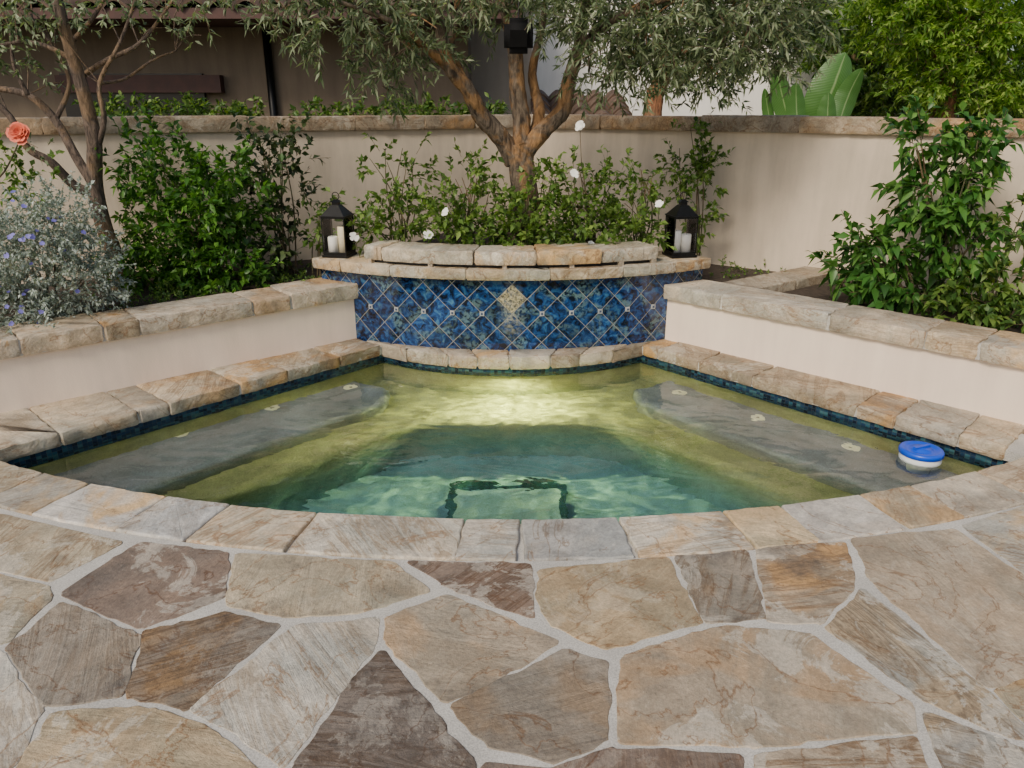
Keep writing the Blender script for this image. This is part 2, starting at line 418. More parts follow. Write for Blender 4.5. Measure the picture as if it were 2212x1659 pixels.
# ================================================================== THE SETTING
V = []
xs = (-160, -3.3, 3.3, 160); ys = (-160, 2.2, 6.2, 220)
for y in ys:
    for x in xs: V.append((x, y, -.04))
Fc = [[j*4+i, j*4+i+1, (j+1)*4+i+1, (j+1)*4+i] for j in range(3) for i in range(3) if not (i == 1 and j == 1)]
tag(from_py('ground', V, Fc, M['earth']), kind='structure')
FC = Vector((-.03, 8.33)); FR = 5.55; FO = 5.855
def farc(x, r=FR): return FC.y-math.sqrt(max(r*r-(x-FC.x)**2, 0))
LT = Vector((-2.58, farc(-2.58))); RT = Vector((2.52, farc(2.52)))
LI = Vector((-.92, 5.22)); RI = Vector((.92, 5.22))
BC = Vector((0, 6.534)); BR = 1.604
LA = Vector((-1.13, 5.37)); LB = Vector((-2.82, 3.93)); LD = (LB-LA).normalized(); LN = Vector((-LD.y, LD.x))
RA = Vector((1.10, 5.37)); RB = Vector((2.72, 3.77)); RD = (RB-RA).normalized(); RN = Vector((RD.y, -RD.x))
arc = [(x, farc(x, FO)) for x in np.linspace(-2.72, 2.68, 30)]
pp = [(-8, -5), (8, -5), (8, 3.2)]+[(3.3, 3.0)]+arc[::-1]+[(-3.4, 3.1), (-8, 3.2)]
patio = tag(prism('patio', pp, -.06, -.001, M['mortar']), kind='structure')
tan = (.48, .40, .275); brown = (.245, .18, .135); taupe = (.30, .25, .19); light = (.56, .51, .42); dark = (.185, .15, .12); grey = (.41, .385, .325); mid = (.43, .345, .245); ochre = (.47, .365, .225); cool = (.36, .335, .285)
flags = [
 ([(-420,1040),(0,1112),(262,1172),(112,1256),(0,1232),(-420,1160)], tan),
 ([(300,1172),(492,1194),(486,1290),(302,1357),(130,1284)], brown),
 ([(508,1196),(850,1216),(926,1276),(762,1326),(600,1332),(494,1308)], tan),
 ([(884,1214),(1146,1218),(1152,1336),(1050,1300),(960,1262)], brown),
 ([(1166,1232),(1442,1205),(1512,1346),(1300,1402),(1196,1352),(1160,1290)], ochre),
 ([(1462,1204),(1612,1190),(1652,1332),(1522,1346)], taupe),
 ([(1634,1186),(1822,1170),(1848,1262),(1772,1346),(1662,1340)], mid),
 ([(1842,1166),(2060,1142),(2250,1275),(2420,1340),(2330,1430),(2130,1484),(1965,1330),(1882,1252)], mid),
 ([(2082,1136),(2300,1066),(2600,1100),(2480,1300),(2225,1248)], light),
 ([(-420,1190),(0,1244),(104,1268),(112,1292),(14,1388),(-420,1370)], tan),
 ([(132,1300),(300,1374),(264,1500),(100,1528),(18,1402)], taupe),
 ([(316,1364),(486,1324),(606,1350),(402,1530),(276,1506)], (.26, .215, .165)),
 ([(640,1350),(816,1338),(810,1394),(612,1656),(560,1612),(412,1532)], light),
 ([(832,1334),(970,1286),(1206,1386),(1022,1496),(956,1512),(836,1386)], mid),
 ([(826,1406),(1016,1640),(1040,1720),(900,1790),(580,1760),(640,1656),(770,1462)], dark),
 ([(968,1526),(1218,1406),(1312,1428),(1310,1600),(1190,1646),(1056,1606)], taupe),
 ([(1340,1420),(1562,1352),(1752,1372),(1966,1522),(1972,1578),(1612,1612),(1340,1602)], mid),
 ([(1788,1358),(1862,1272),(1960,1350),(2134,1494),(2240,1600),(2176,1588),(1996,1512)], grey),
 ([(112,1540),(332,1530),(480,1590),(560,1670),(420,1760),(-20,1760)], ochre),
 ([(-420,1400),(0,1412),(88,1528),(40,1640),(-80,1740),(-420,1640)], light),
 ([(2000,1538),(2180,1608),(2330,1660),(2300,1800),(2070,1760)], cool),
 ([(1640,1632),(1976,1592),(2040,1760),(1900,1840),(1620,1760)], mid),
 ([(2148,1490),(2340,1440),(2480,1560),(2260,1600)], tan),
 ([(1060,1730),(1046,1650),(1190,1664),(1320,1618),(1600,1634),(1600,1760),(1330,1840)], brown),
]
cents = []
for poly, c in flags:
    pts = [PZ(u, v, 0) for u, v in poly]
    cents.append(sum((Vector((p.x, p.y)) for p in pts), Vector((0, 0)))/len(pts))
    stone('flagstone', [(p.x, p.y) for p in pts], -.05, R.uniform(.001, .003), M['flag'], patio, c, gap=-.008, jit=.007, bev=.003, rnd=.015, step=.03)
seeds = list(cents); own = len(seeds)
hull = lambda x, y: y > 1.42 and abs(x) < .62*y+.55
for iy in range(-6, 8):
    for ix in range(-8, 9):
        x = ix*.62+R.uniform(-.2, .2); y = iy*.5+R.uniform(-.17, .17)-.2
        if hull(x, y) or y > farc(x, FO)-.15 or abs(x) > 4.6 or (abs(x) > 2.6 and y > 3.0): continue
        seeds.append(Vector((x, y)))
for i in range(own, len(seeds)):
    s = seeds[i]; cell = [Vector((s.x-.6, s.y-.6)), Vector((s.x+.6, s.y-.6)), Vector((s.x+.6, s.y+.6)), Vector((s.x-.6, s.y+.6))]
    for j, q in enumerate(seeds):
        if j == i or (q-s).length > 1.3: continue
        m = (s+q)/2; n = (q-s); new = []
        for k in range(len(cell)):
            a, b = cell[k], cell[(k+1) % len(cell)]; da, db = (a-m).dot(n), (b-m).dot(n)
            if da <= 0: new.append(a)
            if da*db < 0: new.append(a+(b-a)*(da/(da-db)))
        cell = new
        if len(cell) < 3: break
    if len(cell) < 3: continue
    if any(hull(p.x*.93, p.y-.1) or p.y > farc(max(-2.7, min(2.7, p.x)), FO)-.02 for p in cell): continue
    stone('flagstone', [(p.x, p.y) for p in cell], -.05, .0012, M['flag'], patio, R.choice([tan, mid, taupe, light, brown, grey]), gap=.02, jit=.006, bev=.006, rnd=.05, step=.06)
# ================================================================== POOL
pool = empty('pool', (0, 4.0, 0), 'small fan shaped pool with stone coping and teal water in the patio', 'pool')
ZW = -.112; CB = -.072
front = [(x, farc(x)) for x in np.linspace(LT.x, RT.x, 41)]
rightl = [tuple(RT.lerp(RI, t)) for t in np.linspace(0, 1, 20)[1:-1]]
aB = math.asin(.92/BR)
back = [(BR*math.sin(a), BC.y-BR*math.cos(a)) for a in np.linspace(aB, -aB, 21)]
leftl = [tuple(LI.lerp(LT, t)) for t in np.linspace(0, 1, 20)[1:-1]]
outline = [Vector(p) for p in front+rightl+back+leftl]
shell = inset_poly(outline, -.04)
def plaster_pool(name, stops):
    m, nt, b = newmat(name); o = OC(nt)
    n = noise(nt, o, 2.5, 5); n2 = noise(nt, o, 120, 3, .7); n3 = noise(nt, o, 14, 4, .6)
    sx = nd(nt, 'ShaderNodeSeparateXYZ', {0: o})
    deep = ramp(nt, mth(nt, 'MULTIPLY', mth(nt, 'ADD', sx.outputs[2], 1.05), 1.6), stops)  # tint by height; low teal stands in for light absorbed by water
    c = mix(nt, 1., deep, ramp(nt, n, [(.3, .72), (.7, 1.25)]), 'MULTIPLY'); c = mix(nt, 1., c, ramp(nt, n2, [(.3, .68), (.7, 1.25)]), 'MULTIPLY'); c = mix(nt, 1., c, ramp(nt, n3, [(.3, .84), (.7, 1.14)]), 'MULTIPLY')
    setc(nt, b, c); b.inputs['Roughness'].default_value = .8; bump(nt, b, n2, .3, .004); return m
M['pool_plaster'] = plaster_pool('pool_plaster', [(0., (.105, .255, .27)), (.55, (.14, .265, .26)), (.78, (.25, .285, .14)), (1, (.30, .32, .13))])  # yellow-green upper stops paint lamp glow onto the basin walls
M['glow_tinted_bench'] = plaster_pool('glow_tinted_bench', [(0., (.10, .24, .24)), (.4, (.13, .245, .19)), (.66, (.21, .265, .13)), (.78, (.27, .29, .12)), (1, (.31, .33, .13))])  # yellow-green stops put the lamp's glow into the bench colour
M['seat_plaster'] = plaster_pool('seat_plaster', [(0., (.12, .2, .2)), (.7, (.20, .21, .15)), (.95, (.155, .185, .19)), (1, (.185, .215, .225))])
ZF = -1.05
Vv = [(p.x, p.y, CB-.005) for p in shell]+[(p.x, p.y, ZF) for p in shell]; n = len(shell)
bm = bmesh.new(); bv = [bm.verts.new(v) for v in Vv]
for i in range(n): bm.faces.new((bv[i], bv[n+i], bv[n+(i+1) % n], bv[(i+1) % n]))
tri(bm, [bm.faces.new(bv[n:])])
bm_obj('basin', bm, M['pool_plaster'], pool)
def mosaic():
    m, nt, b = newmat('waterline_mosaic'); uv = nd(nt, 'ShaderNodeUVMap').outputs[0]
    v = nd(nt, 'ShaderNodeVectorMath', {0: uv, 1: (40, 40, 0)}, operation='MULTIPLY').outputs[0]
    fl = nd(nt, 'ShaderNodeVectorMath', {0: v}, operation='FLOOR').outputs[0]
    w = nd(nt, 'ShaderNodeTexWhiteNoise', {0: fl}, noise_dimensions='3D').outputs[0]
    fr = nd(nt, 'ShaderNodeVectorMath', {0: v}, operation='FRACTION').outputs[0]
    sx = nd(nt, 'ShaderNodeSeparateXYZ', {0: fr})
    e = mth(nt, 'MINIMUM', sx.outputs[0], sx.outputs[1])
    c = ramp(nt, mth(nt, 'ADD', mth(nt, 'MULTIPLY', w, .6), mth(nt, 'MULTIPLY', noise(nt, v, .6, 4), .4)), [(.25, (.003, .009, .022)), (.5, (.009, .035, .08)), (.7, (.02, .085, .12)), (.9, (.07, .16, .15))])
    c = mix(nt, mth(nt, 'LESS_THAN', e, .06), c, (.06, .07, .065))
    setc(nt, b, c); b.inputs['Roughness'].default_value = .2; return m
M['mosaic'] = mosaic()
band = inset_poly(outline, -.03)
bm = bmesh.new(); uvl = bm.loops.layers.uv.new('UVMap'); L = 0
for i in range(n):
    a, b = band[i], band[(i+1) % n]; l = (b-a).length
    vs = [bm.verts.new((a.x, a.y, CB-.004)), bm.verts.new((a.x, a.y, -.20)), bm.verts.new((b.x, b.y, -.20)), bm.verts.new((b.x, b.y, CB-.004))]
    f = bm.faces.new(vs)
    for lp, q in zip(f.loops, ((L, .2), (L, .07), (L+l, .07), (L+l, .2))): lp[uvl].uv = q
    L += l
bm_obj('waterline_tile', bm, M['mosaic'], pool)
rd = (RT-RI).normalized(); nr = Vector((rd.y, -rd.x)); nr = nr if nr.x < 0 else -nr
ld = (LT-LI).normalized(); nl = Vector((ld.y, -ld.x)); nl = nl if nl.x > 0 else -nl
def bench_poly(wside, wback):
    outer = inset_poly(outline, -.14); N0 = len(front)
    ring = outer[N0-1:]+[outer[0]]
    rb = BR+wback
    def lineX(I, d, nn):
        p = I+nn*wside
        best = None; q = p
        for s in np.linspace(-.4, 3.2, 1400):
            q = p+d*float(s)
            if best is None and abs(q.x) < rb and q.y < BC.y-math.sqrt(rb*rb-q.x*q.x): best = q.copy()
            if q.y < farc(q.x)-.12: break
        return best, q
    lc, le = lineX(LI, ld, nl); rc, re = lineX(RI, rd, nr)
    a0 = math.asin(lc.x/rb); a1 = math.asin(rc.x/rb)
    def blend(a, b): return [a.lerp(b, t) for t in np.linspace(0, 1, 12)]
    inner = blend(le, lc)+[Vector((rb*math.sin(a), BC.y-rb*math.cos(a))) for a in np.linspace(a0, a1, 14)[1:-1]]+blend(rc, re)
    for _ in range(6):
        inner = [inner[0]]+[(inner[i-1]+inner[i]*2+inner[i+1])/4 for i in range(1, len(inner)-1)]+[inner[-1]]
    fl = [Vector((x, farc(x)-.14)) for x in np.linspace(LT.x-.05, le.x, 6)[1:-1]]
    fr = [Vector((x, farc(x)-.14)) for x in np.linspace(re.x, RT.x+.05, 6)[1:-1]]
    return ring+fl+inner+fr
prism('bench', bench_poly(.69, .46), ZF+.002, -.56, M['glow_tinted_bench'], pool, rnd=.08)
def side_seat(I, T, d, nn):
    p0 = I+d*.22-nn*.10; p1 = T+d*.12-nn*.10
    q0 = I+d*.16+nn*.26; q0b = I+d*.34+nn*.44
    s = 1.4
    q = I+nn*.44
    while (q+d*s).y > farc((q+d*s).x)-.10 and s < 3.2: s += .01
    m = [q0.lerp(q0b, t) for t in (.3, .7)]
    return [p0, q0]+m+[q0b+d*.02]+[(q0b+d*.02).lerp(q+d*s, t) for t in (.15, .4, .7, 1)]+[p1]
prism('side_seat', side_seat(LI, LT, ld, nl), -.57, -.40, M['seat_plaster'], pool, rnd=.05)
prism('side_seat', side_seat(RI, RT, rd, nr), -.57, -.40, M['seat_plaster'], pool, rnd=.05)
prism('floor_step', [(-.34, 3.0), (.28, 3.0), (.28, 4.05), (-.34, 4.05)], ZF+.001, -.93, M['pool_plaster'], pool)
mb = MB()
mb.box((-.345, 3.5, -.928), (.042, 1.1, .008)); mb.box((.285, 3.5, -.928), (.042, 1.1, .008)); mb.box((-.03, 4.035, -.9285), (.588, .06, .008))
mb.build('step_edge_tile', simple('dark_edge_tile', (.015, .048, .05), 1.0, 0, .5, 60, 0, 0), pool)
for u, v in ((388,937),(587,882),(757,836),(1468,849),(1637,902),(1837,965)):
    p = PW(u, v, ZW, -.40); mb = MB()
    mb.lathe([(.050, -.005), (.050, .004), (.048, .007), (.030, .007), (.028, .004)], p, 28)
    j = mb.build('jet', M['jet'], pool, False)
    mb = MB(); mb.lathe([(.013, 0), (.013, .006), (.008, .007)], p, 14); mb.build('jet_nozzle', M['jet_hole'], j)
def water_mat():
    m, nt, b = newmat('water'); o = OC(nt)
    mp = nd(nt, 'ShaderNodeMapping', {'Vector': o, 'Scale': (1, 1.3, 1)}).outputs[0]
    h = mth(nt, 'ADD', noise(nt, mp, 2.2, 2, .5, .9), mth(nt, 'MULTIPLY', noise(nt, mp, 7, 2, .5, .9), .15))
    b.inputs['Base Color'].default_value = (.94, 1, .99, 1); b.inputs['Roughness'].default_value = 0
    b.inputs['Transmission Weight'].default_value = 1; b.inputs['IOR'].default_value = 1.33
    bump(nt, b, h, .27, .06); return m
bm = bmesh.new(); wv = [bm.verts.new((p.x, p.y, ZW)) for p in inset_poly(outline, -.035)]; tri(bm, [bm.faces.new(wv)])
tag(bm_obj('water', bm, water_mat()), kind='structure')
# coping
warm_cols = [(.40, .32, .215), (.35, .275, .185), (.44, .355, .24), (.31, .25, .18)]
seam = [-2.58]+[PZ(u, v, 0).x for u, v in ((100,1020),(192,1050),(352,1085),(488,1105),(682,1117),(1005,1122),(1125,1122),(1335,1118),(1556,1100),(1682,1090),(1852,1065),(1960,1045),(2110,1020))]+[2.52]
fcols = [(.48, .40, .28), (.45, .41, .335), (.65, .605, .53), (.50, .485, .45), (.62, .51, .36), (.64, .565, .445), (.60, .55, .46), (.46, .44, .40), (.64, .57, .455), (.58, .45, .275), (.56, .515, .45), (.49, .39, .26), (.60, .515, .395), (.52, .43, .31)]
def ang(x): return math.asin((x-FC.x)/FR)
for i in range(len(seam)-1):
    a0, a1 = ang(seam[i]), ang(seam[i+1]); k = max(2, int((a1-a0)/.02))
    poly = [(FC.x+FR*math.sin(a), FC.y-FR*math.cos(a)) for a in np.linspace(a0, a1, k)]
    sk = R.uniform(-.004, .004)
    poly += [(FC.x+FO*math.sin(a+sk), FC.y-FO*math.cos(a+sk)) for a in np.linspace(a1, a0, k)]
    stone('coping_stone', poly, CB, R.uniform(.005, .009), M['cope'], pool, fcols[i % len(fcols)], gap=.003, jit=.004, bev=.008, rnd=.012, step=.03)
def proj(p, z):
    d = Vector((p.x, p.y, z-CH)); depth = d.y*CT-d.z*ST; return 1106+F*d.x/depth
def side_cope(I, T, A, d, us, cols):
    ts = []
    for u in us:
        best = min(np.linspace(-.05, 1.05, 600), key=lambda t: abs(proj(I.lerp(T, float(t)), 0)-u)); ts.append(float(best))
    W1 = A+d*((T-I).length*.995)
    for i in range(len(ts)-1):
        poly = [I.lerp(T, ts[i]), I.lerp(T, ts[i+1]), A.lerp(W1, ts[i+1])+Vector((0, .02)), A.lerp(W1, ts[i])+Vector((0, .02))]
        stone('coping_stone', poly, CB, R.uniform(.004, .012), M['cope'], pool, cols[i % len(cols)], gap=.004, jit=.006, bev=.010, rnd=.014, step=.03, rough=.012)
    return W1
lw = side_cope(LI, LT, LA, LD, [822, 735, 622, 520, 365, 300, 130, -20], [warm_cols[1], warm_cols[0], (.53, .445, .325), (.48, .39, .27), (.43, .365, .275), (.52, .44, .32), (.55, .475, .355)])
rw = side_cope(RI, RT, RA, RD, [1386, 1420, 1510, 1625, 1850, 1935, 2070, 2175], [warm_cols[2], warm_cols[1], warm_cols[1], warm_cols[0], (.49, .395, .275), (.41, .36, .285), (.52, .415, .28)])
oL = FC+(LT-FC).normalized()*FO; oR = FC+(RT-FC).normalized()*FO
stone('coping_stone', [LT, lw, lw+LD*.45, Vector((-3.1, 3.12)), oL], CB, .008, M['cope'], pool, ochre, jit=.005, rough=.01)
stone('coping_stone', [RT, rw, rw+RD*.45, Vector((3.05, 3.08)), oR], CB, .008, M['cope'], pool, (.50, .415, .285), jit=.005, rough=.01)
TC = Vector((0, 7.6)); TR = 2.5
def tarc(a, r=TR): return Vector((TC.x+r*math.sin(a), TC.y-r*math.cos(a)))
bs = [-.92]+[PZ(u, 772, 0).x*.985 for u in (870, 966, 1030, 1100, 1190, 1254, 1332)]+[.92]
bcol = [(.43, .36, .265), (.48, .41, .30), (.34, .265, .175), (.50, .41, .285), (.53, .46, .365), (.38, .31, .225), (.49, .405, .29), (.37, .30, .21)]
for i in range(len(bs)-1):
    a0, a1 = math.asin(bs[i]/BR), math.asin(bs[i+1]/BR)
    poly = [(BR*math.sin(a), BC.y-BR*math.cos(a)) for a in np.linspace(a0, a1, 4)]
    k = 1.13/.92
    b0, b1 = math.asin(bs[i]*k/TR), math.asin(bs[i+1]*k/TR)
    poly += [tuple(tarc(a, TR-.02)) for a in np.linspace(b1, b0, 4)]
    stone('coping_stone', poly, CB-.012, R.uniform(.004, .012), M['cope'], pool, bcol[i], gap=.004, jit=.004, bev=.012, rnd=.014, step=.025, rough=.011)
ringb = inset_poly(outline, -.012); ringo = inset_poly(outline, -.30)
bm = bmesh.new(); A_ = [bm.verts.new((p.x, p.y, -.012)) for p in ringb]; B_ = [bm.verts.new((p.x, p.y, -.012)) for p in ringo]; C_ = [bm.verts.new((p.x, p.y, CB+.004)) for p in ringb]
for i in range(n):
    j = (i+1) % n; bm.faces.new((A_[i], A_[j], B_[j], B_[i])); bm.faces.new((C_[i], C_[j], A_[j], A_[i]))
bm_obj('mortar_bed', bm, M['mortar'], pool)
# ================================================================== PLANTER WALLS
def planter(A, B, d, nn, ext, seams, label, cols):
    e = empty('planter_wall', (*(A+B)/2, 0), label, 'planter wall', 'planter walls around the pool')
    E = B+d*ext
    poly = [A+nn*0, E, E-nn*.25, A-nn*.25]
    prism('plaster_face', poly, -.03, .309, M['planter_plaster'], e)
    prism('mortar_bed', [A+nn*.025, E+nn*.025, E-nn*.25, A-nn*.25], .312, .40, M['mortar'], e)
    Lw = (E-A).length
    ts = []
    for u in seams:
        ts.append(float(min(np.linspace(-.03, Lw, 900), key=lambda s: abs(proj(A+nn*.035+d*float(s), .42)-u))))
    ts += [ts[-1]+.5, ts[-1]+1.0]
    ts = [t for t in ts if t < Lw]+[Lw]
    for i in range(len(ts)-1):
        a, b = ts[i], ts[i+1]
        if b-a < .03: continue
        w = R.uniform(.29, .33)
        poly = [A+nn*.04+d*a, A+nn*.04+d*b, A-nn*w+d*b, A-nn*w+d*a]
        stone('cap_stone', poly, .310, R.uniform(.411, .421), M['cope'], e, cols[i % len(cols)], gap=.005, jit=.006, bev=.010, rnd=.016, step=.028, rough=.015)
    return e
planter(LA, LB, LD, LN, 1.9, [778, 628, 545, 300, 222, 40], 'left cream plaster planter wall with rough stone cap below silver shrub', [(.53, .445, .335), (.48, .40, .305), (.58, .51, .405), (.42, .335, .225), (.53, .43, .305), (.50, .425, .325)])
planter(RA, RB, RD, RN, 1.9, [1432, 1560, 1790, 2000, 2120, 2260], 'right cream plaster planter wall with pale stone cap below broad leaved shrub', [(.53, .47, .375), (.58, .52, .425), (.54, .45, .335), (.57, .455, .305), (.58, .53, .445)])
e = empty('divider_wall', (2.0, 5.65, .3), 'short stone capped divider wall running back from right planter wall', 'planter wall')
D0 = Vector((1.50, 5.28)); D1 = Vector((2.62, 6.10)); dd = (D1-D0).normalized(); dn = Vector((-dd.y, dd.x))
prism('plaster_face', [D0-dn*.1, D1-dn*.1, D1+dn*.1, D0+dn*.1], .1, .311, M['wall_plaster'], e)
for a, b, c in ((0, .62, (.43, .37, .285)), (.62, 1.36, (.39, .33, .245))):
    stone('cap_stone', [D0-dn*.14+dd*a, D0-dn*.14+dd*b, D0+dn*.14+dd*b, D0+dn*.14+dd*a], .307, .405, M['cope'], e, c, gap=.003, rough=.013, bev=.010, step=.03)
GWC = Vector((.12, 7.6)); GWL = Vector((-3.6, 5.7)); GWR = Vector((3.4, 5.28))
gl = (GWL-GWC).normalized(); gr = (GWR-GWC).normalized()
tag(prism('soil', [LA-LN*.2, LB+LD*1.9-LN*.2, GWC+gl*7, GWC, (0, 5.75), (-1.0, 5.6)], .0, .345, M['soil']), kind='structure')
tag(prism('soil', [RA-RN*.2, RB+RD*1.9-RN*.2, GWC+gr*7, GWC+Vector((.002, 0)), (.004, 5.75), (1.0, 5.6)], .0, .335, M['soil']), kind='structure')
# ================================================================== FOUNTAIN
ft = empty('fountain', (0, 5.3, 0), 'curved blue glazed tile fountain with stone ledge at the back of the pool', 'fountain')
def bluetile():
    m, nt, b = newmat('blue_glazed_tile'); uv = nd(nt, 'ShaderNodeUVMap').outputs[0]
    s = nd(nt, 'ShaderNodeSeparateXYZ', {0: uv}); u = s.outputs[0]; v = mth(nt, 'SUBTRACT', s.outputs[1], .263)
    a = mth(nt, 'DIVIDE', mth(nt, 'ADD', u, v), .205); bb = mth(nt, 'DIVIDE', mth(nt, 'SUBTRACT', u, v), .205)
    fa, fb = mth(nt, 'FRACT', a), mth(nt, 'FRACT', bb); ia, ib = mth(nt, 'FLOOR', a), mth(nt, 'FLOOR', bb)
    e = mth(nt, 'MINIMUM', mth(nt, 'MINIMUM', fa, mth(nt, 'SUBTRACT', 1., fa)), mth(nt, 'MINIMUM', fb, mth(nt, 'SUBTRACT', 1., fb)))
    grout = mth(nt, 'LESS_THAN', e, .012)
    cell = nd(nt, 'ShaderNodeCombineXYZ', {0: ia, 1: ib}).outputs[0]
    w = nd(nt, 'ShaderNodeTexWhiteNoise', {0: cell}, noise_dimensions='3D')
    vv = nd(nt, 'ShaderNodeVectorMath', {0: uv, 1: nd(nt, 'ShaderNodeVectorMath', {0: w.outputs[1], 1: (9, 9, 9)}, operation='MULTIPLY').outputs[0]}, operation='ADD').outputs[0]
    n1 = noise(nt, vv, 19, 5, .65, .9); n2 = noise(nt, vv, 36, 3, .6, .5); n3 = noise(nt, vv, 8, 3, .5, .4)
    c = ramp(nt, n1, [(.39, (.003, .006, .014)), (.48, (.005, .022, .08)), (.56, (.011, .056, .19)), (.68, (.05, .15, .25))])
    c = mix(nt, mth(nt, 'MULTIPLY', ramp(nt, n3, [(.50, 0), (.62, 1)]), .7), c, mix(nt, ramp(nt, n2, [(.44, 0), (.54, 1)]), (.004, .008, .013), (.11, .185, .185)))
    c = mix(nt, 1., c, ramp(nt, w.outputs[0], [(0, .7), (1, 1.25)]), 'MULTIPLY')
    glint_mask = mth(nt, 'MULTIPLY', mth(nt, 'COMPARE', ia, 0.), mth(nt, 'COMPARE', ib, -1.))  # the one tile cell that gets a painted golden light reflection
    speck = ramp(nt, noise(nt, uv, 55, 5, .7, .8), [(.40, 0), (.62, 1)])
    painted_glint = mix(nt, speck, (.07, .065, .035), (.72, .62, .36))
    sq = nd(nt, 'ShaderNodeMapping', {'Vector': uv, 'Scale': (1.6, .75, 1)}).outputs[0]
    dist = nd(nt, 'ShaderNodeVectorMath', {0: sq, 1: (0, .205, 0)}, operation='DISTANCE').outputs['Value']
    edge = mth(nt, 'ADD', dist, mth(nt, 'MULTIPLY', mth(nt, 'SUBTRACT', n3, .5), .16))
    pale = mth(nt, 'MULTIPLY', ramp(nt, edge, [(.02, 1), (.17, 0)]), ramp(nt, n2, [(.40, .1), (.56, 1)]))  # paler patch: spread of the reflection painted around that tile
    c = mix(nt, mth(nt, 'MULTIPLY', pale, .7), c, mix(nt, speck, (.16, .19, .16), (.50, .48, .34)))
    c = mix(nt, mth(nt, 'MULTIPLY', glint_mask, mth(nt, 'MULTIPLY', ramp(nt, n2, [(.35, .45), (.55, 1)]), .72)), c, painted_glint)
    c = mix(nt, grout, c, (.27, .26, .22))
    setc(nt, b, c); nt.links.new(mix(nt, grout, (.09,)*3, (.8,)*3), b.inputs['Roughness'])
    b.inputs['Coat Weight'].default_value = .25
    bump(nt, b, mth(nt, 'ADD', ramp(nt, e, [(0, 0), (.04, 1)]), mth(nt, 'MULTIPLY', n3, .6)), .4, .007)
    return m
AM = .585
bm = bmesh.new(); uvl = bm.loops.layers.uv.new('UVMap'); A_ = np.linspace(-AM, AM, 49)
for i in range(48):
    q0, q1 = tarc(A_[i]), tarc(A_[i+1])
    f = bm.faces.new([bm.verts.new((q0.x, q0.y, -.02)), bm.verts.new((q1.x, q1.y, -.02)), bm.verts.new((q1.x, q1.y, .51)), bm.verts.new((q0.x, q0.y, .51))])
    for lp, q in zip(f.loops, ((A_[i]*TR, -.02), (A_[i+1]*TR, -.02), (A_[i+1]*TR, .51), (A_[i]*TR, .51))): lp[uvl].uv = q
bmesh.ops.remove_doubles(bm, verts=bm.verts, dist=1e-5)
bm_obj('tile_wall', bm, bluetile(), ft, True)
M['accent'] = simple('accent_tile', (.40, .41, .41), .35, 0, .35, 70, .2)
M['inlay'] = simple('inlay_blue', (.04, .06, .11), .3)
for k in range(-6, 7):
    if k == 0: continue
    a = k*.205/TR; q = tarc(a, TR+.004); mb = MB(); mb.box((q.x, q.y, .263), (.030, .012, .030), a)
    at = mb.build('accent_tile', M['accent'], ft)
    mb = MB(); q = tarc(a, TR+.011); mb.box((q.x, q.y, .263), (.014, .004, .014), a); mb.build('inlay', M['inlay'], at)
def ring_poly(a0, a1, ro, ri, k=5):
    return [tuple(tarc(a, ro)) for a in np.linspace(a0, a1, k)]+[tuple(tarc(a, ri)) for a in np.linspace(a1, a0, k)]
ledge = [-.592, -.49, -.33, -.12, .10, .30, .46, .588]
lcol = [(.52, .45, .335), (.56, .495, .38), (.46, .415, .32), (.49, .44, .335), (.48, .415, .31), (.54, .47, .355), (.52, .43, .30)]
for i in range(7):
    stone('ledge_stone', ring_poly(ledge[i], ledge[i+1], TR+.065, TR-.36), .505, .578, M['cope'], ft, lcol[i], gap=.002, jit=.003, bev=.007, rnd=.008, step=.025, rough=.008)
rim = [-.42, -.36, -.10, .065, .24, .415]; rcol = [(.60, .535, .42), (.54, .48, .37), (.63, .56, .445), (.56, .485, .365), (.51, .455, .35)]
for i in range(5):
    stone('rim_stone', ring_poly(rim[i], rim[i+1], TR+.045-(.02 if i in (0, 4) else 0), TR-.25), .603, R.uniform(.690, .700), M['cope'], ft, rcol[i], gap=.004, jit=.006, bev=.012, rnd=.02, step=.028, rough=.014)
prism('spillway_shade_strip', ring_poly(-.40, .40, TR-.02, TR-.2, 20), .575, .605, M['dark'], ft)  # solid near-black strip stands in for shade inside the gap
for a in (-.40, -.22, -.02, .16, .30, .40):
    q = tarc(a, TR+.0); mb = MB(); mb.box((q.x, q.y, .59), (.03, .05, .032), a); o = mb.build('spacer', M['cope'], ft); o.color = (.4, .34, .25, 1)
tag(prism('soil', ring_poly(-.40, .40, TR-.22, TR-1.25, 14), .3, .63, M['soil']), kind='structure')
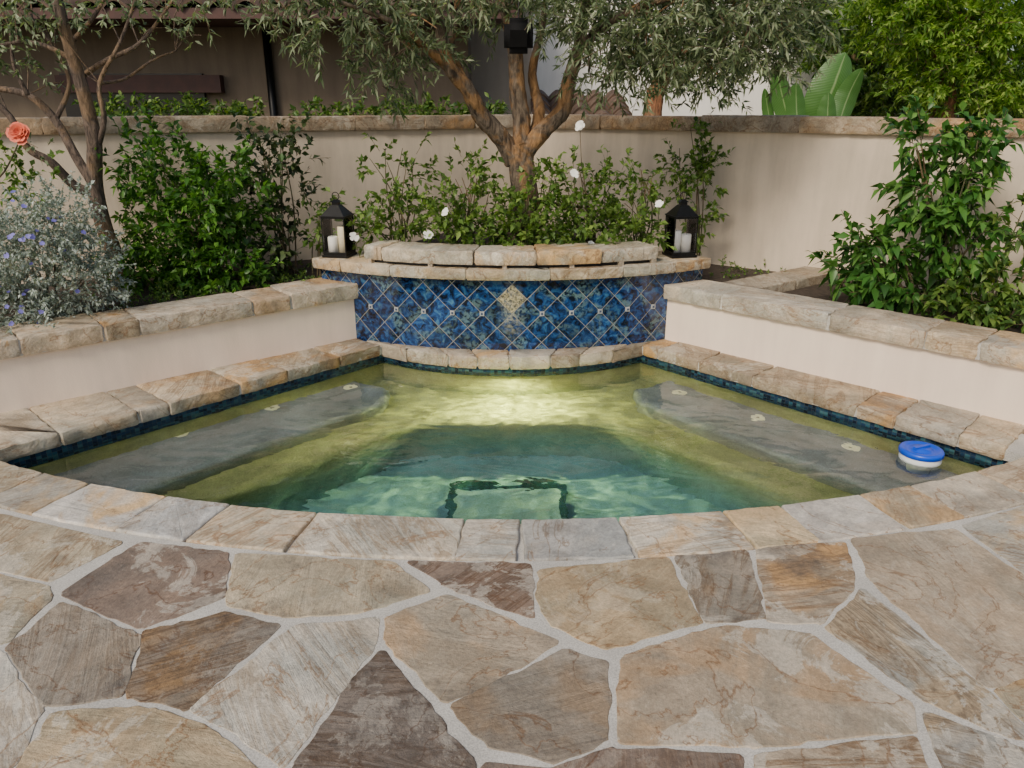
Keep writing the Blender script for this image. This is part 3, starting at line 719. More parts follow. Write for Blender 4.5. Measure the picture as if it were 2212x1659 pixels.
# lanterns
def lantern(c, label, rz):
    c = Vector(c); e = empty('lantern', c, label, 'lantern', 'black lanterns on the fountain ledge'); W = .168; H = .255
    def T(p): return c+Matrix.Rotation(rz, 3, 'Z') @ Vector(p)
    mb = MB(); mb.box(T((0, 0, .008)), (W+.022, W+.022, .016), rz); mb.box(T((0, 0, .022)), (W+.006, W+.006, .012), rz); mb.build('base', M['black'], e)
    for sx in (-1, 1):
        for sy in (-1, 1):
            mb = MB(); mb.box(T((sx*W/2, sy*W/2, .028+H/2)), (.007, .007, H), rz); mb.build('post', M['black'], e)
    for nm, zz in (('upper_rail', .028+H-.005), ('lower_rail', .033)):
        mb = MB()
        for k in range(4):
            a = k*math.pi/2; mb.box(T((math.cos(a)*W/2, math.sin(a)*W/2, zz)), (.006, W, .009), rz+a)
        mb.build(nm, M['black'], e)
    for k in range(4):
        a = k*math.pi/2; mb = MB(); p = T((math.cos(a)*(W/2-.002), math.sin(a)*(W/2-.002), .028+H/2)); mb.box(p, (.002, W-.012, H-.016), rz+a); mb.build('pane', M['glass'], e)
    mb = MB(); z = .028+H
    mb.box(T((0, 0, z+.004)), (W+.018, W+.018, .008), rz)
    mb.box(T((0, 0, z+.043)), (W+.004, W+.004, .07), rz, .34)
    mb.box(T((0, 0, z+.088)), (.045, .045, .022), rz); mb.box(T((0, 0, z+.107)), (.066, .066, .016), rz, .35)
    mb.build('roof', M['black'], e)
    mb = MB(); rc = T((0, 0, z+.139)); mb.tube([rc+Matrix.Rotation(rz, 3, 'Z') @ Vector((.026*math.cos(t), 0, .026*math.sin(t))) for t in np.linspace(0, 2*math.pi, 20)], [.003]*20, 6); mb.build('ring', M['black'], e, True)
def candle(p, r, h, mat, label):
    e = empty('candle', p, label, 'candle', 'candles in the lanterns'); mb = MB()
    mb.lathe([(r, 0), (r, h-.006), (r-.005, h), (r*.7, h-.003), (.003, h-.008)], p, 24); mb.build('wax', mat, e, True)
    mb = MB(); q = Vector(p); mb.tube([q+Vector((0, 0, h-.008)), q+Vector((.002, 0, h+.008))], [.0015, .0012], 5); mb.build('wick', M['wick'], e)
LP = Vector((-1.245, 5.55, .579)); RP = Vector((1.21, 5.55, .579))
lantern(LP, 'black lantern on the left end of the stone ledge', -.2)
lantern(RP, 'black lantern on the right end of the stone ledge', .2)
candle(LP+Vector((-.035, -.03, .029)), .036, .115, M['white_wax'], 'short white candle inside the left lantern')
candle(LP+Vector((.034, -.015, .029)), .036, .185, M['cream_wax'], 'tall cream candle inside the left lantern')
candle(RP+Vector((-.037, -.02, .029)), .037, .155, M['white_wax'], 'taller white candle inside the right lantern, on its left')
candle(RP+Vector((.037, -.015, .029)), .036, .13, M['white_wax'], 'shorter white candle inside the right lantern, on its right')
# chlorine floater
fp = PZ(1987, 990, ZW); e = empty('chlorine_floater', fp, 'round chlorine floater with blue lid and white body at right of pool', 'floater')
mb = MB(); mb.lathe([(.055, -.16), (.06, -.05), (.092, -.03), (.100, -.01), (.100, .022), (.096, .026)], fp, 36); mb.build('body', M['white_plastic'], e, True)
mb = MB(); mb.lathe([(.101, .026), (.106, .030), (.106, .046), (.102, .054), (.085, .058), (.078, .050), (.05, .050), (.046, .060), (.012, .062)], fp, 36); ld_ = mb.build('lid', M['blue_plastic'], e, True)
mb = MB(); mb.box(fp+Vector((0, 0, .064)), (.10, .018, .014), .4); mb.build('grip', M['blue_plastic'], ld_)
# ================================================================== GARDEN WALL
gw = empty('garden_wall', (*GWC, 0), 'tall cream plaster garden wall with rock faced stone cap behind the planting', 'wall')
th = .22
ngl = Vector((-gl.y, gl.x)); ngl = ngl if ngl.y > 0 else -ngl
ngr = Vector((-gr.y, gr.x)); ngr = ngr if ngr.y > 0 else -ngr
corner_b = GWC+Vector((0, .26))
prism('plaster_face', [GWC+gl*7.5, GWC, GWC+gr*7.5, GWC+gr*7.5+ngr*th, corner_b, GWC+gl*7.5+ngl*th], -.05, 1.409, M['wall_plaster'], gw)
for d, nn in ((gl, ngl), (gr, ngr)):
    s = 0.0
    while s < 7.3:
        l = R.uniform(.45, .95)
        poly = [GWC+d*s-nn*.045, GWC+d*(s+l)-nn*.045, GWC+d*(s+l)+nn*(th+.04), GWC+d*s+nn*(th+.04)]
        stone('cap_stone', poly, 1.405+(.001 if d is gl else 0), R.uniform(1.517, 1.53), M['cope'], gw, R.choice([(.41, .32, .215), (.36, .28, .19), (.44, .345, .23), (.38, .31, .23)]), gap=.003, jit=.005, bev=.011, rnd=.012, step=.04, rough=.017)
        s += l
# ================================================================== OLIVE TREE
def limb(parent, name, pts, rads, mat, n=10, sub=5, jit=.06):
    mb = MB(); mb.tube(pts, rads, n, jit, True, sub); return mb.build(name, mat, parent, True)
ob = Vector((.08, 5.95, .6)); olive = empty('olive_tree', ob, 'multi limbed olive tree with grey green leaves behind the blue fountain', 'tree')
Yo = 5.95
fork = PY(1125, 345, Yo)
limb(olive, 'trunk', [ob, PY(1132, 420, Yo), fork, PY(1118, 310, Yo)], [.125, .105, .098, .08], M['olive_bark'], 16, 7, .09)
L1 = [PY(1112, 350, Yo), PY(1085, 300, Yo-.05), PY(1040, 250, Yo-.12), PY(1012, 195, Yo-.2), PY(968, 140, Yo-.25), PY(950, 60, Yo-.3), PY(930, -60, Yo-.35)]
L2 = [PY(1122, 330, Yo), PY(1128, 270, Yo+.03), PY(1118, 200, Yo+.05), PY(1112, 110, Yo+.1), PY(1090, 20, Yo+.15), PY(1070, -90, Yo+.2)]
L3 = [PY(1130, 335, Yo), PY(1165, 290, Yo), PY(1215, 240, Yo+.02), PY(1228, 180, Yo+.03), PY(1248, 110, Yo), PY(1262, 30, Yo), PY(1290, -90, Yo)]
L4 = [PY(1150, 310, Yo+.03), PY(1165, 240, Yo+.12), PY(1150, 160, Yo+.2), PY(1170, 60, Yo+.25), PY(1190, -60, Yo+.3)]
L5 = [PY(972, 150, Yo-.25), PY(930, 110, Yo-.35), PY(870, 60, Yo-.5), PY(780, 20, Yo-.6), PY(650, -20, Yo-.7)]
L6 = [PY(1250, 110, Yo), PY(1300, 60, Yo-.15), PY(1400, 10, Yo-.3), PY(1540, -20, Yo-.4), PY(1660, -30, Yo-.4)]
L7 = [PY(1008, 190, Yo-.2), PY(975, 110, Yo-.1), PY(985, 30, Yo-.05), PY(1000, -80, Yo)]
for pts, rr in ((L1, (.075, .068, .062, .054, .046, .034, .02)), (L2, (.07, .066, .062, .052, .036, .022)), (L3, (.074, .066, .058, .052, .044, .034, .02)), (L4, (.05, .042, .034, .026, .016)), (L5, (.034, .028, .02, .014, .008)), (L6, (.034, .026, .02, .014, .008)), (L7, (.04, .03, .022, .014))):
    limb(olive, 'limb', pts, rr, M['olive_bark'], 12, 6, .09)
def PL(u, v, Y, ru, rv, ry, n):   # lobe: centre seen at a pixel, standing at depth Y
    c = PY(u, v, Y); s = Y/F*.98
    return (c.x, c.y, c.z, ru*s, ry, rv*s, n)
lob = [PL(560, -50, 5.4, 180, 90, .5, 90), PL(740, 0, 5.4, 160, 105, .5, 140), PL(870, 70, 5.6, 100, 85, .4, 75), PL(1000, -50, 5.7, 130, 80, .6, 84), PL(1180, -60, 5.7, 130, 80, .5, 84),
       PL(1340, 10, 5.6, 150, 105, .6, 190), PL(1480, 40, 5.6, 150, 115, .5, 220), PL(1620, 20, 5.6, 130, 105, .5, 210), PL(1590, 110, 5.7, 100, 60, .4, 70), PL(1710, 40, 5.8, 60, 70, .3, 64),
       PL(1390, 125, 5.8, 90, 50, .4, 44), PL(830, 150, 5.7, 60, 50, .3, 18), PL(1100, -190, 5.8, 480, 100, 1.0, 160), PL(1300, 160, 5.7, 40, 50, .2, 14), PL(1090, 10, 6.1, 120, 50, .3, 30)]
p, d, ax = sprigs(lob, .22, 20, (0, 0, -.2), .9, .15, .8)
k = .7+.6*NR.random(len(p))
leaves('crown', p, d, .062*k, .0145*k, M['l_olive'], olive, .1, .1, .9)
twigs('twig', ax, M['olive_stem'], olive, .0028)
mb = MB()
for lb in lob:
    for i in range(5):
        src = min(L1[3:]+L2[2:]+L3[3:]+L4[2:]+L5+L6, key=lambda q: (q-Vector(lb[:3])).length)
        t = Vector((lb[0]+R.uniform(-.8, .8)*lb[3], lb[1]+R.uniform(-.8, .8)*lb[4], lb[2]+R.uniform(-.6, .6)*lb[5]))
        mb.tube([src, src.lerp(t, .5)+Vector((R.uniform(-.08, .08), R.uniform(-.08, .08), .08)), t], [.010, .007, .003], 5, 0, False, 4)
mb.build('branch', M['olive_bark'], olive, True)
sp = PY(1120, 78, 5.5); e = empty('hanging_speaker', sp, 'small black rounded box hanging among the olive limbs', 'speaker')
bm = bmesh.new(); bmesh.ops.create_cube(bm, size=1); bmesh.ops.scale(bm, vec=(.19, .14, .21), verts=bm.verts); bmesh.ops.bevel(bm, geom=bm.edges[:], offset=.035, segments=4, affect='EDGES'); bmesh.ops.translate(bm, vec=sp, verts=bm.verts); bm_obj('housing', bm, simple('black_plastic', (.008, .008, .009), .8, 0, .1, 30, .03, .2), e, True)
mb = MB(); mb.box(sp+Vector((0, -.071, -.02)), (.11, .006, .10)); mb.build('grille', simple('black_grille', (.006, .006, .006), .9, 0, .1, 30, .03, .1), e)
mb = MB(); mb.tube([sp+Vector((0, .02, .1)), sp+Vector((0, .06, .3)), sp+Vector((-.04, .1, .5))], [.006]*3, 6, sub=3); mb.build('cable', M['black'], e)
# ================================================================== LEFT TREE
Yl = 5.5; lb0 = PY(262, 640, Yl); lt = empty('bare_branched_tree', lb0, 'slender grey barked tree with thin forking branches in the left bed', 'tree')
T0 = [lb0, PY(250, 560, Yl), PY(222, 480, Yl), PY(205, 400, Yl), PY(203, 300, Yl-.05), PY(180, 200, Yl-.1), PY(150, 100, Yl-.15), PY(120, -10, Yl-.2), PY(90, -120, Yl-.2)]
limb(lt, 'trunk', T0, (.068, .06, .055, .054, .048, .043, .038, .034, .026), M['grey_bark'], 12, 5, .03)
bl = [([PY(205, 420, Yl), PY(160, 400, Yl-.05), PY(110, 350, Yl-.15), PY(60, 320, Yl-.2), PY(20, 250, Yl-.25), PY(-60, 180, Yl-.3)], (.037, .032, .028, .024, .02, .014)),
      ([PY(200, 395, Yl), PY(165, 340, Yl+.05), PY(120, 260, Yl+.1), PY(60, 205, Yl+.1), PY(-20, 190, Yl+.1)], (.036, .032, .028, .024, .018)),
      ([PY(205, 340, Yl), PY(225, 260, Yl-.1), PY(215, 180, Yl-.1), PY(260, 90, Yl-.1), PY(300, -20, Yl-.1)], (.022, .018, .015, .012, .008)),
      ([PY(170, 170, Yl), PY(230, 130, Yl), PY(300, 95, Yl), PY(360, 20, Yl), PY(400, -40, Yl)], (.02, .016, .013, .009, .006)),
      ([PY(160, 130, Yl), PY(100, 100, Yl), PY(40, 90, Yl), PY(-40, 110, Yl)], (.02, .015, .012, .008)),
      ([PY(150, 95, Yl), PY(200, 40, Yl), PY(240, -30, Yl)], (.018, .013, .008)),
      ([PY(120, 260, Yl+.1), PY(150, 180, Yl+.2), PY(120, 110, Yl+.2), PY(70, 40, Yl+.2), PY(30, -20, Yl+.2)], (.02, .015, .012, .009, .006)),
      ([PY(215, 180, Yl), PY(270, 170, Yl+.1), PY(330, 130, Yl+.1), PY(380, 110, Yl+.15)], (.013, .010, .008, .005)),
      ([PY(60, 205, Yl), PY(30, 140, Yl), PY(20, 60, Yl), PY(-10, 0, Yl)], (.016, .012, .009, .006))]
for pts, rr in bl: limb(lt, 'limb', pts, rr, M['grey_bark'], 8, 5, .03)
mb = MB(); tips = []
for pts, rr in bl:
    for i in range(4):
        a = R.choice(pts[2:]); q = a+Vector((R.uniform(-.3, .3), R.uniform(-.2, .2), R.uniform(0, .35))); mb.tube([a, a.lerp(q, .5)+Vector((R.uniform(-.05, .05), 0, .04)), q], [.005, .004, .002], 4, 0, False, 3); tips.append(q)
o = mb.build('twig', M['grey_bark'], lt, True); o['kind'] = 'stuff'
lobl = [(q.x, q.y, q.z, .11, .1, .09, 4) for q in tips]+[PL(60, 20, 5.4, 120, 60, .4, 50), PL(230, 0, 5.4, 130, 50, .4, 45), PL(20, 120, 5.3, 60, 60, .3, 18)]
p, d, ax = sprigs(lobl, .1, 9, (0, 0, .1), 1., .1); k = .6+.7*NR.random(len(p))
leaves('crown', p, d, .045*k, .017*k, M['l_olive'], lt, .15, .1, .9)
rb = Vector((PY(-60, 560, 5.0).x, 5.0, .35)); e = empty('rose_bush', rb, 'rose cane with a coral orange bloom at the left edge', 'rose bush')
mb = MB(); rt = PY(44, 300, 5.0)
mb.tube([rb, PY(-50, 450, 5.0), PY(10, 370, 5.0), rt], [.008, .007, .006, .004], 6, 0, True, 5); mb.build('stem', M['stem'], e, True)
p, d, ax = sprigs([PL(60, 380, 5.0, 60, 60, .12, 22), PL(20, 340, 5.0, 40, 30, .1, 8)], .08, 7); k = .7+.6*NR.random(len(p)); leaves('foliage', p, d, .05*k, .028*k, M['l_rose'], e)
blossom('flower', PY(42, 287, 4.98), .072, M['orange_petal'], e, (.1, -1, .35), 4, 7)
# ================================================================== SHRUBS
sil = plant('silver_shrub', 'silver grey shrub with small violet flowers spilling over left planter cap', 'shrub', (-2.95, 4.75, .35),
      [PL(100, 590, 4.6, 130, 130, .42, 330), PL(30, 520, 4.6, 110, 100, .4, 200), PL(190, 610, 4.65, 55, 60, .28, 90), PL(30, 680, 4.4, 80, 55, .3, 140), PL(-80, 600, 4.6, 120, 140, .4, 150), PL(130, 480, 4.6, 60, 60, .25, 60)],
      M['l_silver'], M['olive_stem'], (.026, .012), .15, 26, (0, 0, .3), 1.1, .35, nstem=12, stem_r=.006, every=2)
for i in range(80):
    lb = [PL(100, 590, 4.6, 135, 135, .44, 1), PL(30, 520, 4.6, 110, 100, .4, 1), PL(30, 680, 4.4, 80, 55, .3, 1)][i % 3]
    u = Vector((R.gauss(0, 1), -abs(R.gauss(0, 1)), R.gauss(.2, 1))).normalized()
    c = Vector(lb[:3])+Vector((u.x*lb[3], u.y*lb[4], u.z*lb[5]))*R.uniform(.98, 1.2)
    blossom('flower', c, R.uniform(.010, .016), M['violet'], sil, (u.x, u.y-.3, u.z), 1, 5)
plant('glossy_shrub', 'dense glossy green shrub against the wall beside the slender grey tree', 'shrub', (-2.3, 5.7, .345),
      [PL(420, 480, 5.65, 125, 130, .35, 190), PL(340, 370, 5.7, 90, 80, .3, 70), PL(350, 560, 5.6, 80, 80, .3, 95), PL(480, 430, 5.65, 90, 100, .3, 100), PL(480, 580, 5.55, 100, 60, .3, 105), PL(310, 600, 5.5, 60, 50, .2, 40)],
      M['l_green'], M['stem'], (.062, .028), .16, 15, (0, -.1, .4), 1.0, .3, nstem=10)
plant('rose_bush', 'tall sparse dark leaved rose bush right of the glossy shrub', 'rose bush', (-1.75, 6.0, .345),
      [PL(600, 400, 5.95, 70, 100, .25, 50), PL(630, 310, 5.95, 35, 50, .15, 20), PL(560, 330, 5.95, 40, 50, .15, 20), PL(610, 500, 5.9, 60, 60, .2, 34), PL(570, 570, 5.8, 80, 40, .2, 34)],
      M['l_rosedark'], M['stem'], (.058, .034), .14, 7, (0, 0, .25), 1.0, .2, nstem=9, every=1, stem_r=.007)
plant('rose_bush', 'small rose bush between the left lantern and the wall', 'rose bush', (-1.5, 5.95, .345),
      [PL(700, 450, 5.9, 30, 50, .12, 14), PL(690, 500, 5.8, 30, 40, .12, 16)], M['l_rose'], M['stem'], (.05, .03), .10, 7, nstem=4, every=1, stem_r=.006)
basin = [
 ('bushy rose with a white bloom beside the left lantern', 860, [PL(860, 465, 5.65, 85, 65, .22, 60), PL(880, 370, 5.75, 50, 60, .18, 15), PL(820, 350, 5.8, 35, 40, .1, 6), PL(810, 500, 5.55, 45, 36, .12, 28)], ((962, 458), (925, 508), (765, 512))),
 ('leafy rose left of the olive trunk above the stone rim', 1010, [PL(1020, 460, 5.6, 80, 70, .22, 76), PL(1010, 380, 5.7, 50, 50, .18, 18), PL(980, 500, 5.5, 70, 36, .16, 50)], ()),
 ('low rose right below the olive trunk in the fountain bed', 1140, [PL(1150, 475, 5.6, 80, 60, .2, 86), PL(1180, 400, 5.65, 45, 45, .15, 22), PL(1120, 510, 5.48, 80, 30, .12, 46)], ((1278, 528),)),
 ('tall rose with white blooms right of the olive trunk', 1270, [PL(1260, 460, 5.65, 75, 70, .22, 68), PL(1240, 390, 5.7, 60, 40, .16, 15), PL(1280, 510, 5.5, 80, 34, .14, 50), PL(1320, 410, 5.7, 50, 50, .16, 17)], ((1240, 375), (1253, 272))),
 ('rose with a white bloom beside the right lantern', 1385, [PL(1370, 460, 5.7, 55, 70, .2, 46), PL(1380, 390, 5.75, 50, 30, .15, 11), PL(1380, 510, 5.55, 40, 36, .14, 36)], ((1424, 440),))]
for lab, u, lobs, fl in basin:
    b = PY(u, 560, 5.75)
    e = plant('rose_bush', lab, 'rose bush', (b.x, 5.75, .63), lobs, M['l_rose'], M['stem'], (.05, .028), .14, 10, (0, -.1, .45), 1.0, .15, nstem=14, every=1, stem_r=.006, group='roses planted in the fountain bed')
    for (fu, fv) in fl:
        c = PY(fu, fv, 5.40 if fv > 430 else 5.5); blossom('flower', c, R.uniform(.030, .038), M['petal'], e, (R.uniform(-.8, .8), -1, R.uniform(.1, 1.0)), R.choice((1, 2)), 5)
        mb = MB(); mb.tube([c, c+Vector((.01, .05, -.1)), c+Vector((.03, .12, -.28))], [.003, .003, .003], 4, 0, False, 3); mb.build('flower_stalk', M['stem'], e)
plant('climbing_rose', 'climbing rose growing up the wall behind the right lantern', 'climbing rose', (1.5, 6.2, .335),
      [PL(1500, 400, 6.2, 55, 80, .14, 50), PL(1520, 340, 6.25, 30, 40, .1, 14), PL(1465, 350, 6.2, 30, 40, .1, 12), PL(1510, 490, 6.1, 40, 50, .14, 22), PL(1500, 270, 6.3, 26, 22, .08, 5)],
      M['l_rose'], M['stem'], (.05, .03), .11, 9, (0, -.1, .2), 1.05, .2, nstem=9, every=1, stem_r=.006)
plant('broad_leaved_shrub', 'tall broad leaved green shrub in the right bed against the wall', 'shrub', (2.72, 4.95, .335),
      [PL(2030, 410, 5.0, 85, 70, .26, 62), PL(1990, 310, 5.05, 55, 45, .2, 25), PL(2110, 320, 5.0, 50, 45, .18, 25), PL(2060, 500, 4.95, 100, 60, .28, 62), PL(1890, 560, 5.0, 90, 55, .25, 46), PL(1850, 515, 5.0, 40, 30, .12, 8), PL(1960, 610, 4.95, 100, 60, .25, 58)],
      M['l_right'], M['stem'], (.085, .042), .14, 11, (0, -.1, .1), 1.0, .2, nstem=14, every=1, stem_r=.011, droop=.28, flat=.45)
plant('broad_leaved_shrub', 'low rounded green shrub at the right edge beside the tall shrub', 'shrub', (3.0, 4.6, .335),
      [PL(2140, 620, 4.7, 90, 50, .25, 74), PL(2225, 490, 4.7, 35, 40, .2, 18), PL(2240, 690, 4.4, 60, 30, .2, 28), PL(2090, 660, 4.65, 60, 30, .15, 30)],
      M['l_hedge'], M['stem'], (.07, .034), .12, 10, (0, -.1, .2), 1.0, .2, nstem=7, every=1, droop=.22, flat=.5)
gc = []
for i in range(60):
    u = R.uniform(240, 700); c = PZ(u, R.uniform(600, 690) if u < 500 else R.uniform(575, 625), .37)
    if (Vector((c.x, c.y))-LA).dot(LN) > -.34: continue
    gc.append((c.x, c.y, c.z, .08, .08, .03, 6))
for i in range(24):
    c = PZ(R.uniform(1540, 1680), R.uniform(560, 600), .36); gc.append((c.x, c.y, c.z, .06, .06, .02, 2))
p, d, ax = sprigs(gc, .06, 9, (0, 0, .6)); k = .6+.6*NR.random(len(p))
tag(leaves('ground_cover', p, d, .03*k, .013*k, M['l_hedge'], None), 'low dark ground cover in the planter soil', 'ground cover', kind='stuff')
# ================================================================== BEYOND THE WALL
def tiles(name, parent, x0, x1, y0, z0, y1, z1, mat, pitch=.26, rows=7):
    V, Fc = [], []; nx = int((x1-x0)/pitch); seg = 10
    for r in range(rows):
        t0, t1 = r/rows, (r+1)/rows+.03
        k0 = len(V); cols = nx*seg+1
        for t, lift in ((t0, .035), (t1, .0)):
            for i in range(cols):
                x = x0+(x1-x0)*i/(cols-1); h = abs(math.sin(math.pi*i/seg))*.085
                V.append((x, y0+(y1-y0)*t, z0+(z1-z0)*t+h+lift))
        for i in range(cols-1): Fc.append([k0+i, k0+i+1, k0+cols+i+1, k0+cols+i])
        k1 = len(V)
        for i in range(cols):
            q = V[k0+i]; V.append((q[0], q[1]+.01, q[2]-.03))
        for i in range(cols-1): Fc.append([k1+i, k1+i+1, k0+i+1, k0+i])
    return from_py(name, V, Fc, mat, parent)
h1 = empty('shaded_house', (-4.5, 10, 0), 'shaded tan house with tiled eaves and dark window beyond left garden wall', 'house')
mb = MB(); mb.box((-5.4, 11.5, 1.6), (9.8, 4, 3.3)); mb.build('wall', M['shaded_house_plaster'], h1)
rf = tiles('roof', h1, -11, .1, 8.55, 2.50, 13.5, 4.3, M['tile_roof'])
mb = MB(); mb.box((-5.45, 9.1, 2.45), (11.1, .95, .04)); mb.build('soffit', M['lintel'], rf)
mb = MB(); mb.box((-5.45, 8.62, 2.48), (11.1, .05, .10)); mb.build('fascia', M['lintel'], rf)
a = PY(140, 200, 9.5); b = PY(452, 260, 9.5)
mb = MB(); mb.box(((a.x+b.x)/2, 9.48, 1.25), (b.x-a.x, .06, a.z-.7+.35)); w = mb.build('window', M['dark'], h1)
a2 = PY(120, 162, 9.4); b2 = PY(480, 200, 9.4)
mb = MB(); mb.box(((a2.x+b2.x)/2, 9.44, (a2.z+b2.z)/2), (b2.x-a2.x, .14, a2.z-b2.z)); mb.build('lintel', M['lintel'], w)
mb = MB(); q = PY(585, 180, 9.44); mb.tube([(q.x, 9.44, 0), (q.x, 9.44, 2.4)], [.045, .045], 10); mb.build('downpipe', M['black'], h1, True)
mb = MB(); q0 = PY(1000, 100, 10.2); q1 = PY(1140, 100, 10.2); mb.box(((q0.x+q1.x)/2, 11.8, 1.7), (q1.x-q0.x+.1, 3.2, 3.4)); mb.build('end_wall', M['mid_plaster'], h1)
h2 = empty('pale_house', (4, 15, 0), 'pale sunlit house wall beyond the right garden wall behind trees', 'house')
mb = MB(); mb.box((3.6, 16.5, 1.7), (7.4, 4, 3.6)); mb.build('wall', M['pale_plaster'], h2)
tiles('roof', h2, -.2, 7.4, 14.2, 3.5, 18, 4.8, M['tile_roof'], rows=5)
h3 = empty('tiled_outbuilding', (.9, 10, 0), 'low clay tiled roof showing just above the wall right of the olive', 'outbuilding')
q0 = PY(1150, 240, 9.2); q1 = PY(1375, 240, 9.2)
mb = MB(); mb.box(((q0.x+q1.x)/2, 9.95, .7), (q1.x-q0.x-.1, 1.2, 1.4)); mb.build('wall', M['mid_plaster'], h3)
tiles('roof', h3, q0.x, q1.x, 9.2, 1.40, 10.4, 1.70, M['tile_roof'], .22, 4)
for i, (u0, u1, v) in enumerate(((200, 330, 240), (360, 470, 236), (480, 560, 250), (660, 800, 242), (820, 960, 238), (980, 1080, 244))):
    lbs = [PL(u0+(u1-u0)*(j+.5)/3, v+R.uniform(0, 14), 8.2, (u1-u0)/4, 12, .2, 22) for j in range(3)]
    b = PY((u0+u1)/2, 300, 8.2)
    plant('hedge_plant', ['leafy plant top showing over the wall below the dark window', 'brighter leafy plant top over the wall right of the slender tree', 'low leafy plant top over the wall just left of the downpipe', 'leafy plant top over the wall right of the downpipe', 'leafy plant top over the wall left of the olive limbs', 'leafy plant top over the wall directly behind the olive limbs'][i], 'plant', (b.x, 8.2, 0), lbs, M['l_hedge'], M['stem'], (.07, .03), .12, 8, nstem=6, group='plant tops showing over the garden wall')
def tree(name, label, base, trunk, rads, lobes, mat, barkm, leaf, sl=.3, per=16, bias=(0, 0, 0), flat=.7):
    e = empty(name, base, label, 'tree'); limb(e, 'trunk', trunk, rads, barkm, 10)
    p, d, ax = sprigs(lobes, sl, per, bias, 1., .25); k = .65+.7*NR.random(len(p))
    leaves('crown', p, d, leaf[0]*k, leaf[1]*k, mat, e, .15, .12, flat); twigs('twig', ax, M['stem'], e, .006, 2)
    mb = MB()
    for lb in lobes: mb.tube([trunk[-1], Vector(trunk[-1]).lerp(Vector(lb[:3]), .5)+Vector((0, 0, .1)), lb[:3]], [rads[-1]*.8, .03, .012], 6, 0, False, 3)
    mb.build('branch', barkm, e, True); return e
b = PY(1415, 300, 9.0)
tree('red_barked_tree', 'dark crowned tree with red brown trunk behind the wall right of the olive', (b.x, 9, 0), [(b.x, 9, 0), PY(1410, 240, 9.0), PY(1425, 185, 9.0), PY(1440, 110, 9.0)], (.13, .11, .09, .07),
     [PL(1400, 80, 9.0, 70, 50, .5, 30), PL(1500, 110, 9.0, 90, 60, .5, 50), PL(1560, 170, 9.0, 70, 40, .4, 36), PL(1470, 30, 9.0, 140, 50, .7, 50), PL(1320, 150, 9, 40, 30, .3, 8)], M['l_dark'], M['red_bark'], (.09, .02), .25, 16)
b = PY(2040, 250, 11.0)
tree('leafy_tree', 'big sunlit yellow green tree at the upper right beyond the wall', (b.x, 11, 0), [(b.x, 11, 0), PY(2035, 240, 11), PY(2030, 150, 11), PY(2040, 40, 11)], (.2, .16, .14, .1),
     [PL(2010, 100, 10.8, 75, 60, .6, 130), PL(2100, 60, 10.7, 80, 60, .6, 140), PL(2190, 130, 10.6, 80, 65, .6, 140), PL(1930, 30, 11, 80, 60, .7, 130), PL(1860, -30, 11, 80, 50, .7, 100), PL(2010, -20, 10.9, 90, 55, .7, 140), PL(2170, -10, 10.8, 100, 60, .8, 160), PL(2080, 190, 10.6, 75, 34, .5, 66), PL(2190, 215, 10.6, 60, 26, .5, 44), PL(2300, 60, 11, 120, 160, .9, 170), PL(1990, 170, 10.9, 55, 40, .5, 56)], M['l_tree'], M['red_bark'], (.088, .03), .24, 24, (0, 0, .05), .8)
b = PY(1800, 250, 13.5)
tree('leafy_tree', 'darker green tree behind the paddle leaved plant at upper right', (b.x, 13.5, 0), [(b.x, 13.5, 0), PY(1800, 230, 13.5), PY(1805, 120, 13.5)], (.18, .15, .1),
     [PL(1830, 60, 13.5, 110, 90, .9, 200), PL(1900, 150, 13.4, 120, 90, .9, 230), PL(1780, 0, 13.5, 80, 60, .6, 90), PL(1990, 200, 13.3, 150, 70, .8, 210), PL(2150, 220, 13, 160, 60, .8, 210), PL(2100, 80, 13.3, 200, 120, .8, 150)], M['l_hedge'], M['stem'], (.14, .05), .32, 16)
b = PY(1760, 260, 8.4); e = empty('paddle_leaved_plant', (b.x, 8.4, 0), 'paddle leaved plant with big upright leaves showing over right garden wall', 'plant')
def paddle(b, t, w, bend):
    b, t = Vector(b), Vector(t); ax = t-b; side = ax.cross(Vector((0, 1, .15))).normalized(); nn = side.cross(ax).normalized(); n = 22; cs = (-1, -.5, 0, .5, 1)
    bm = bmesh.new(); uvl = bm.loops.layers.uv.new('UVMap'); G = []
    for i in range(n+1):
        s = i/n; ww = w*(max(0, 1-(2*s**.9-1)**2))**.55 if 0 < s < 1 else .006
        c = b+ax*s+nn*bend*math.sin(math.pi*s)+side*bend*.4*s*s
        G.append([bm.verts.new(c+side*ww*k+nn*(ww*.35*k*k+R.uniform(-.004, .004))) for k in cs])
    for i in range(n):
        for j in range(4):
            f = bm.faces.new((G[i][j], G[i][j+1], G[i+1][j+1], G[i+1][j])); f.smooth = True
            for lp, q in zip(f.loops, ((j/4, i/n), ((j+1)/4, i/n), ((j+1)/4, (i+1)/n), (j/4, (i+1)/n))): lp[uvl].uv = q
    return bm
for (bu, bv, tu, tv, w, bend, Y) in ((1712, 290, 1680, 140, .11, .05, 8.4), (1755, 290, 1822, 112, .22, -.06, 8.5), (1810, 280, 1868, 150, .12, .08, 8.3), (1725, 290, 1722, 178, .10, .03, 8.25), (1672, 300, 1655, 190, .06, .04, 8.5), (1785, 300, 1790, 200, .10, .0, 8.2)):
    bb = PY(bu, bv, Y); lf = bm_obj('leaf', paddle(bb, PY(tu, tv, Y), w, bend), M['paddle'], e, False)
    mb = MB(); mb.tube([(b.x, 8.4, 0), bb.lerp(Vector((b.x, 8.4, .4)), .4), bb], [.03, .025, .015], 6, 0, False, 4); mb.build('stalk', M['stem'], lf, True)
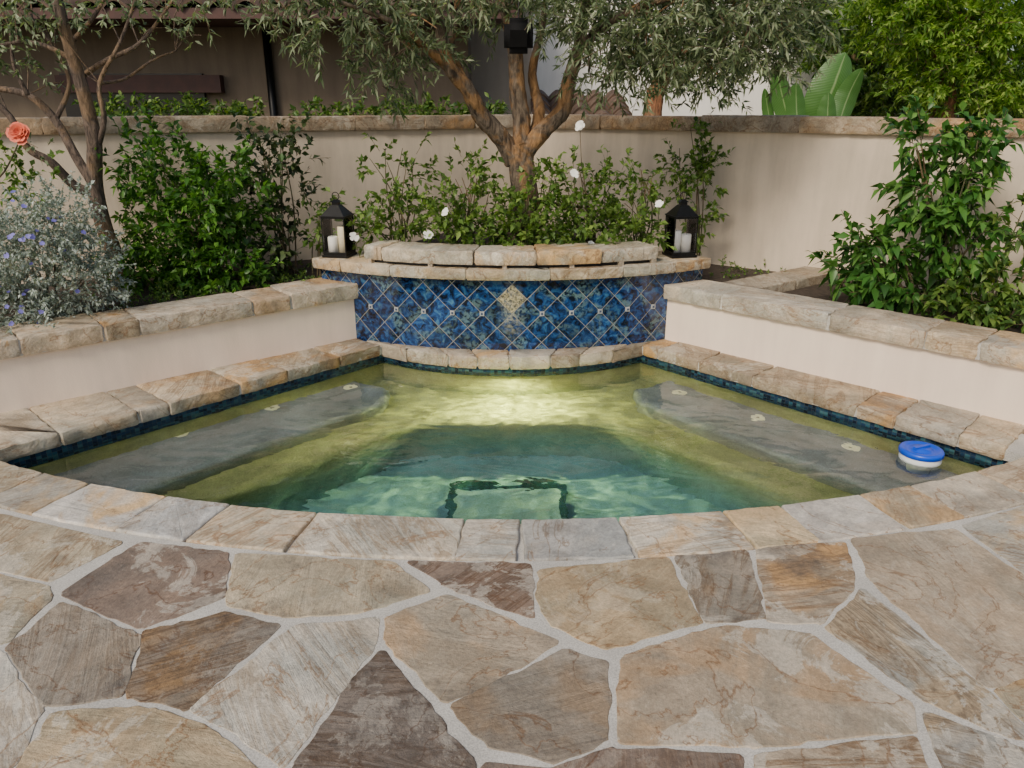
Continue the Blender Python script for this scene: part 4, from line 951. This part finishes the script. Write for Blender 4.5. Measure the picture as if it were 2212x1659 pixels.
# ================================================================== LIGHT AND CAMERA
W = bpy.data.worlds.new("World"); SC.world = W; W.use_nodes = True; nt = W.node_tree
sky = nt.nodes.new('ShaderNodeTexSky'); sky.sky_type = 'NISHITA'; sky.sun_disc = False
SE, SR = rad(42), rad(212)
sky.sun_elevation = SE; sky.sun_rotation = SR; sky.dust_density = 3.0; sky.ozone_density = .6
bg = nt.nodes['Background']; nt.links.new(sky.outputs[0], bg.inputs[0]); bg.inputs[1].default_value = .145
s = bpy.data.lights.new('sun', 'SUN'); s.energy = 2.85; s.angle = rad(14); s.color = (1, .90, .74); so = bpy.data.objects.new('sun', s); COL.objects.link(so)
sd = Vector((math.sin(SR)*math.cos(SE), math.cos(SR)*math.cos(SE), math.sin(SE)))
so.rotation_euler = (-sd).to_track_quat('-Z', 'Y').to_euler()
# underwater pool lamp at the back wall, under the coping; noise in its strength imitates water ripples
pl = bpy.data.lights.new('pool_lamp', 'AREA'); pl.shape = 'RECTANGLE'; pl.size = .05; pl.size_y = .02; pl.energy = 20; pl.color = (1, .98, .34)
pl.use_nodes = True; lt_ = pl.node_tree; em = lt_.nodes['Emission']
gi = nd(lt_, 'ShaderNodeNewGeometry').outputs['Incoming']
n_a = noise(lt_, gi, 3.6, 3, .5, 2.0); n_b = noise(lt_, gi, 7, 2, .5, 1.6)
rp = mth(lt_, 'ADD', ramp(lt_, n_a, [(.40, .30), (.48, .5), (.505, 3.2), (.53, .6), (.62, .38)]), ramp(lt_, n_b, [(.465, .0), (.5, 2.4), (.535, .0)]))
lt_.links.new(rp, em.inputs['Strength'])
po = bpy.data.objects.new('pool_lamp', pl); COL.objects.link(po); po.location = (0, 4.78, -.15)
po.rotation_euler = Vector((0, -.45, -.89)).to_track_quat('-Z', 'Y').to_euler()
cam = bpy.data.cameras.new('Camera'); cam.sensor_width = 36; cam.lens = 36*F/2212; cam.clip_end = 500; cam.clip_start = .05
co = bpy.data.objects.new('Camera', cam); COL.objects.link(co); co.location = (0, 0, CH); co.rotation_euler = (math.pi/2-TH, 0, 0)
SC.camera = co
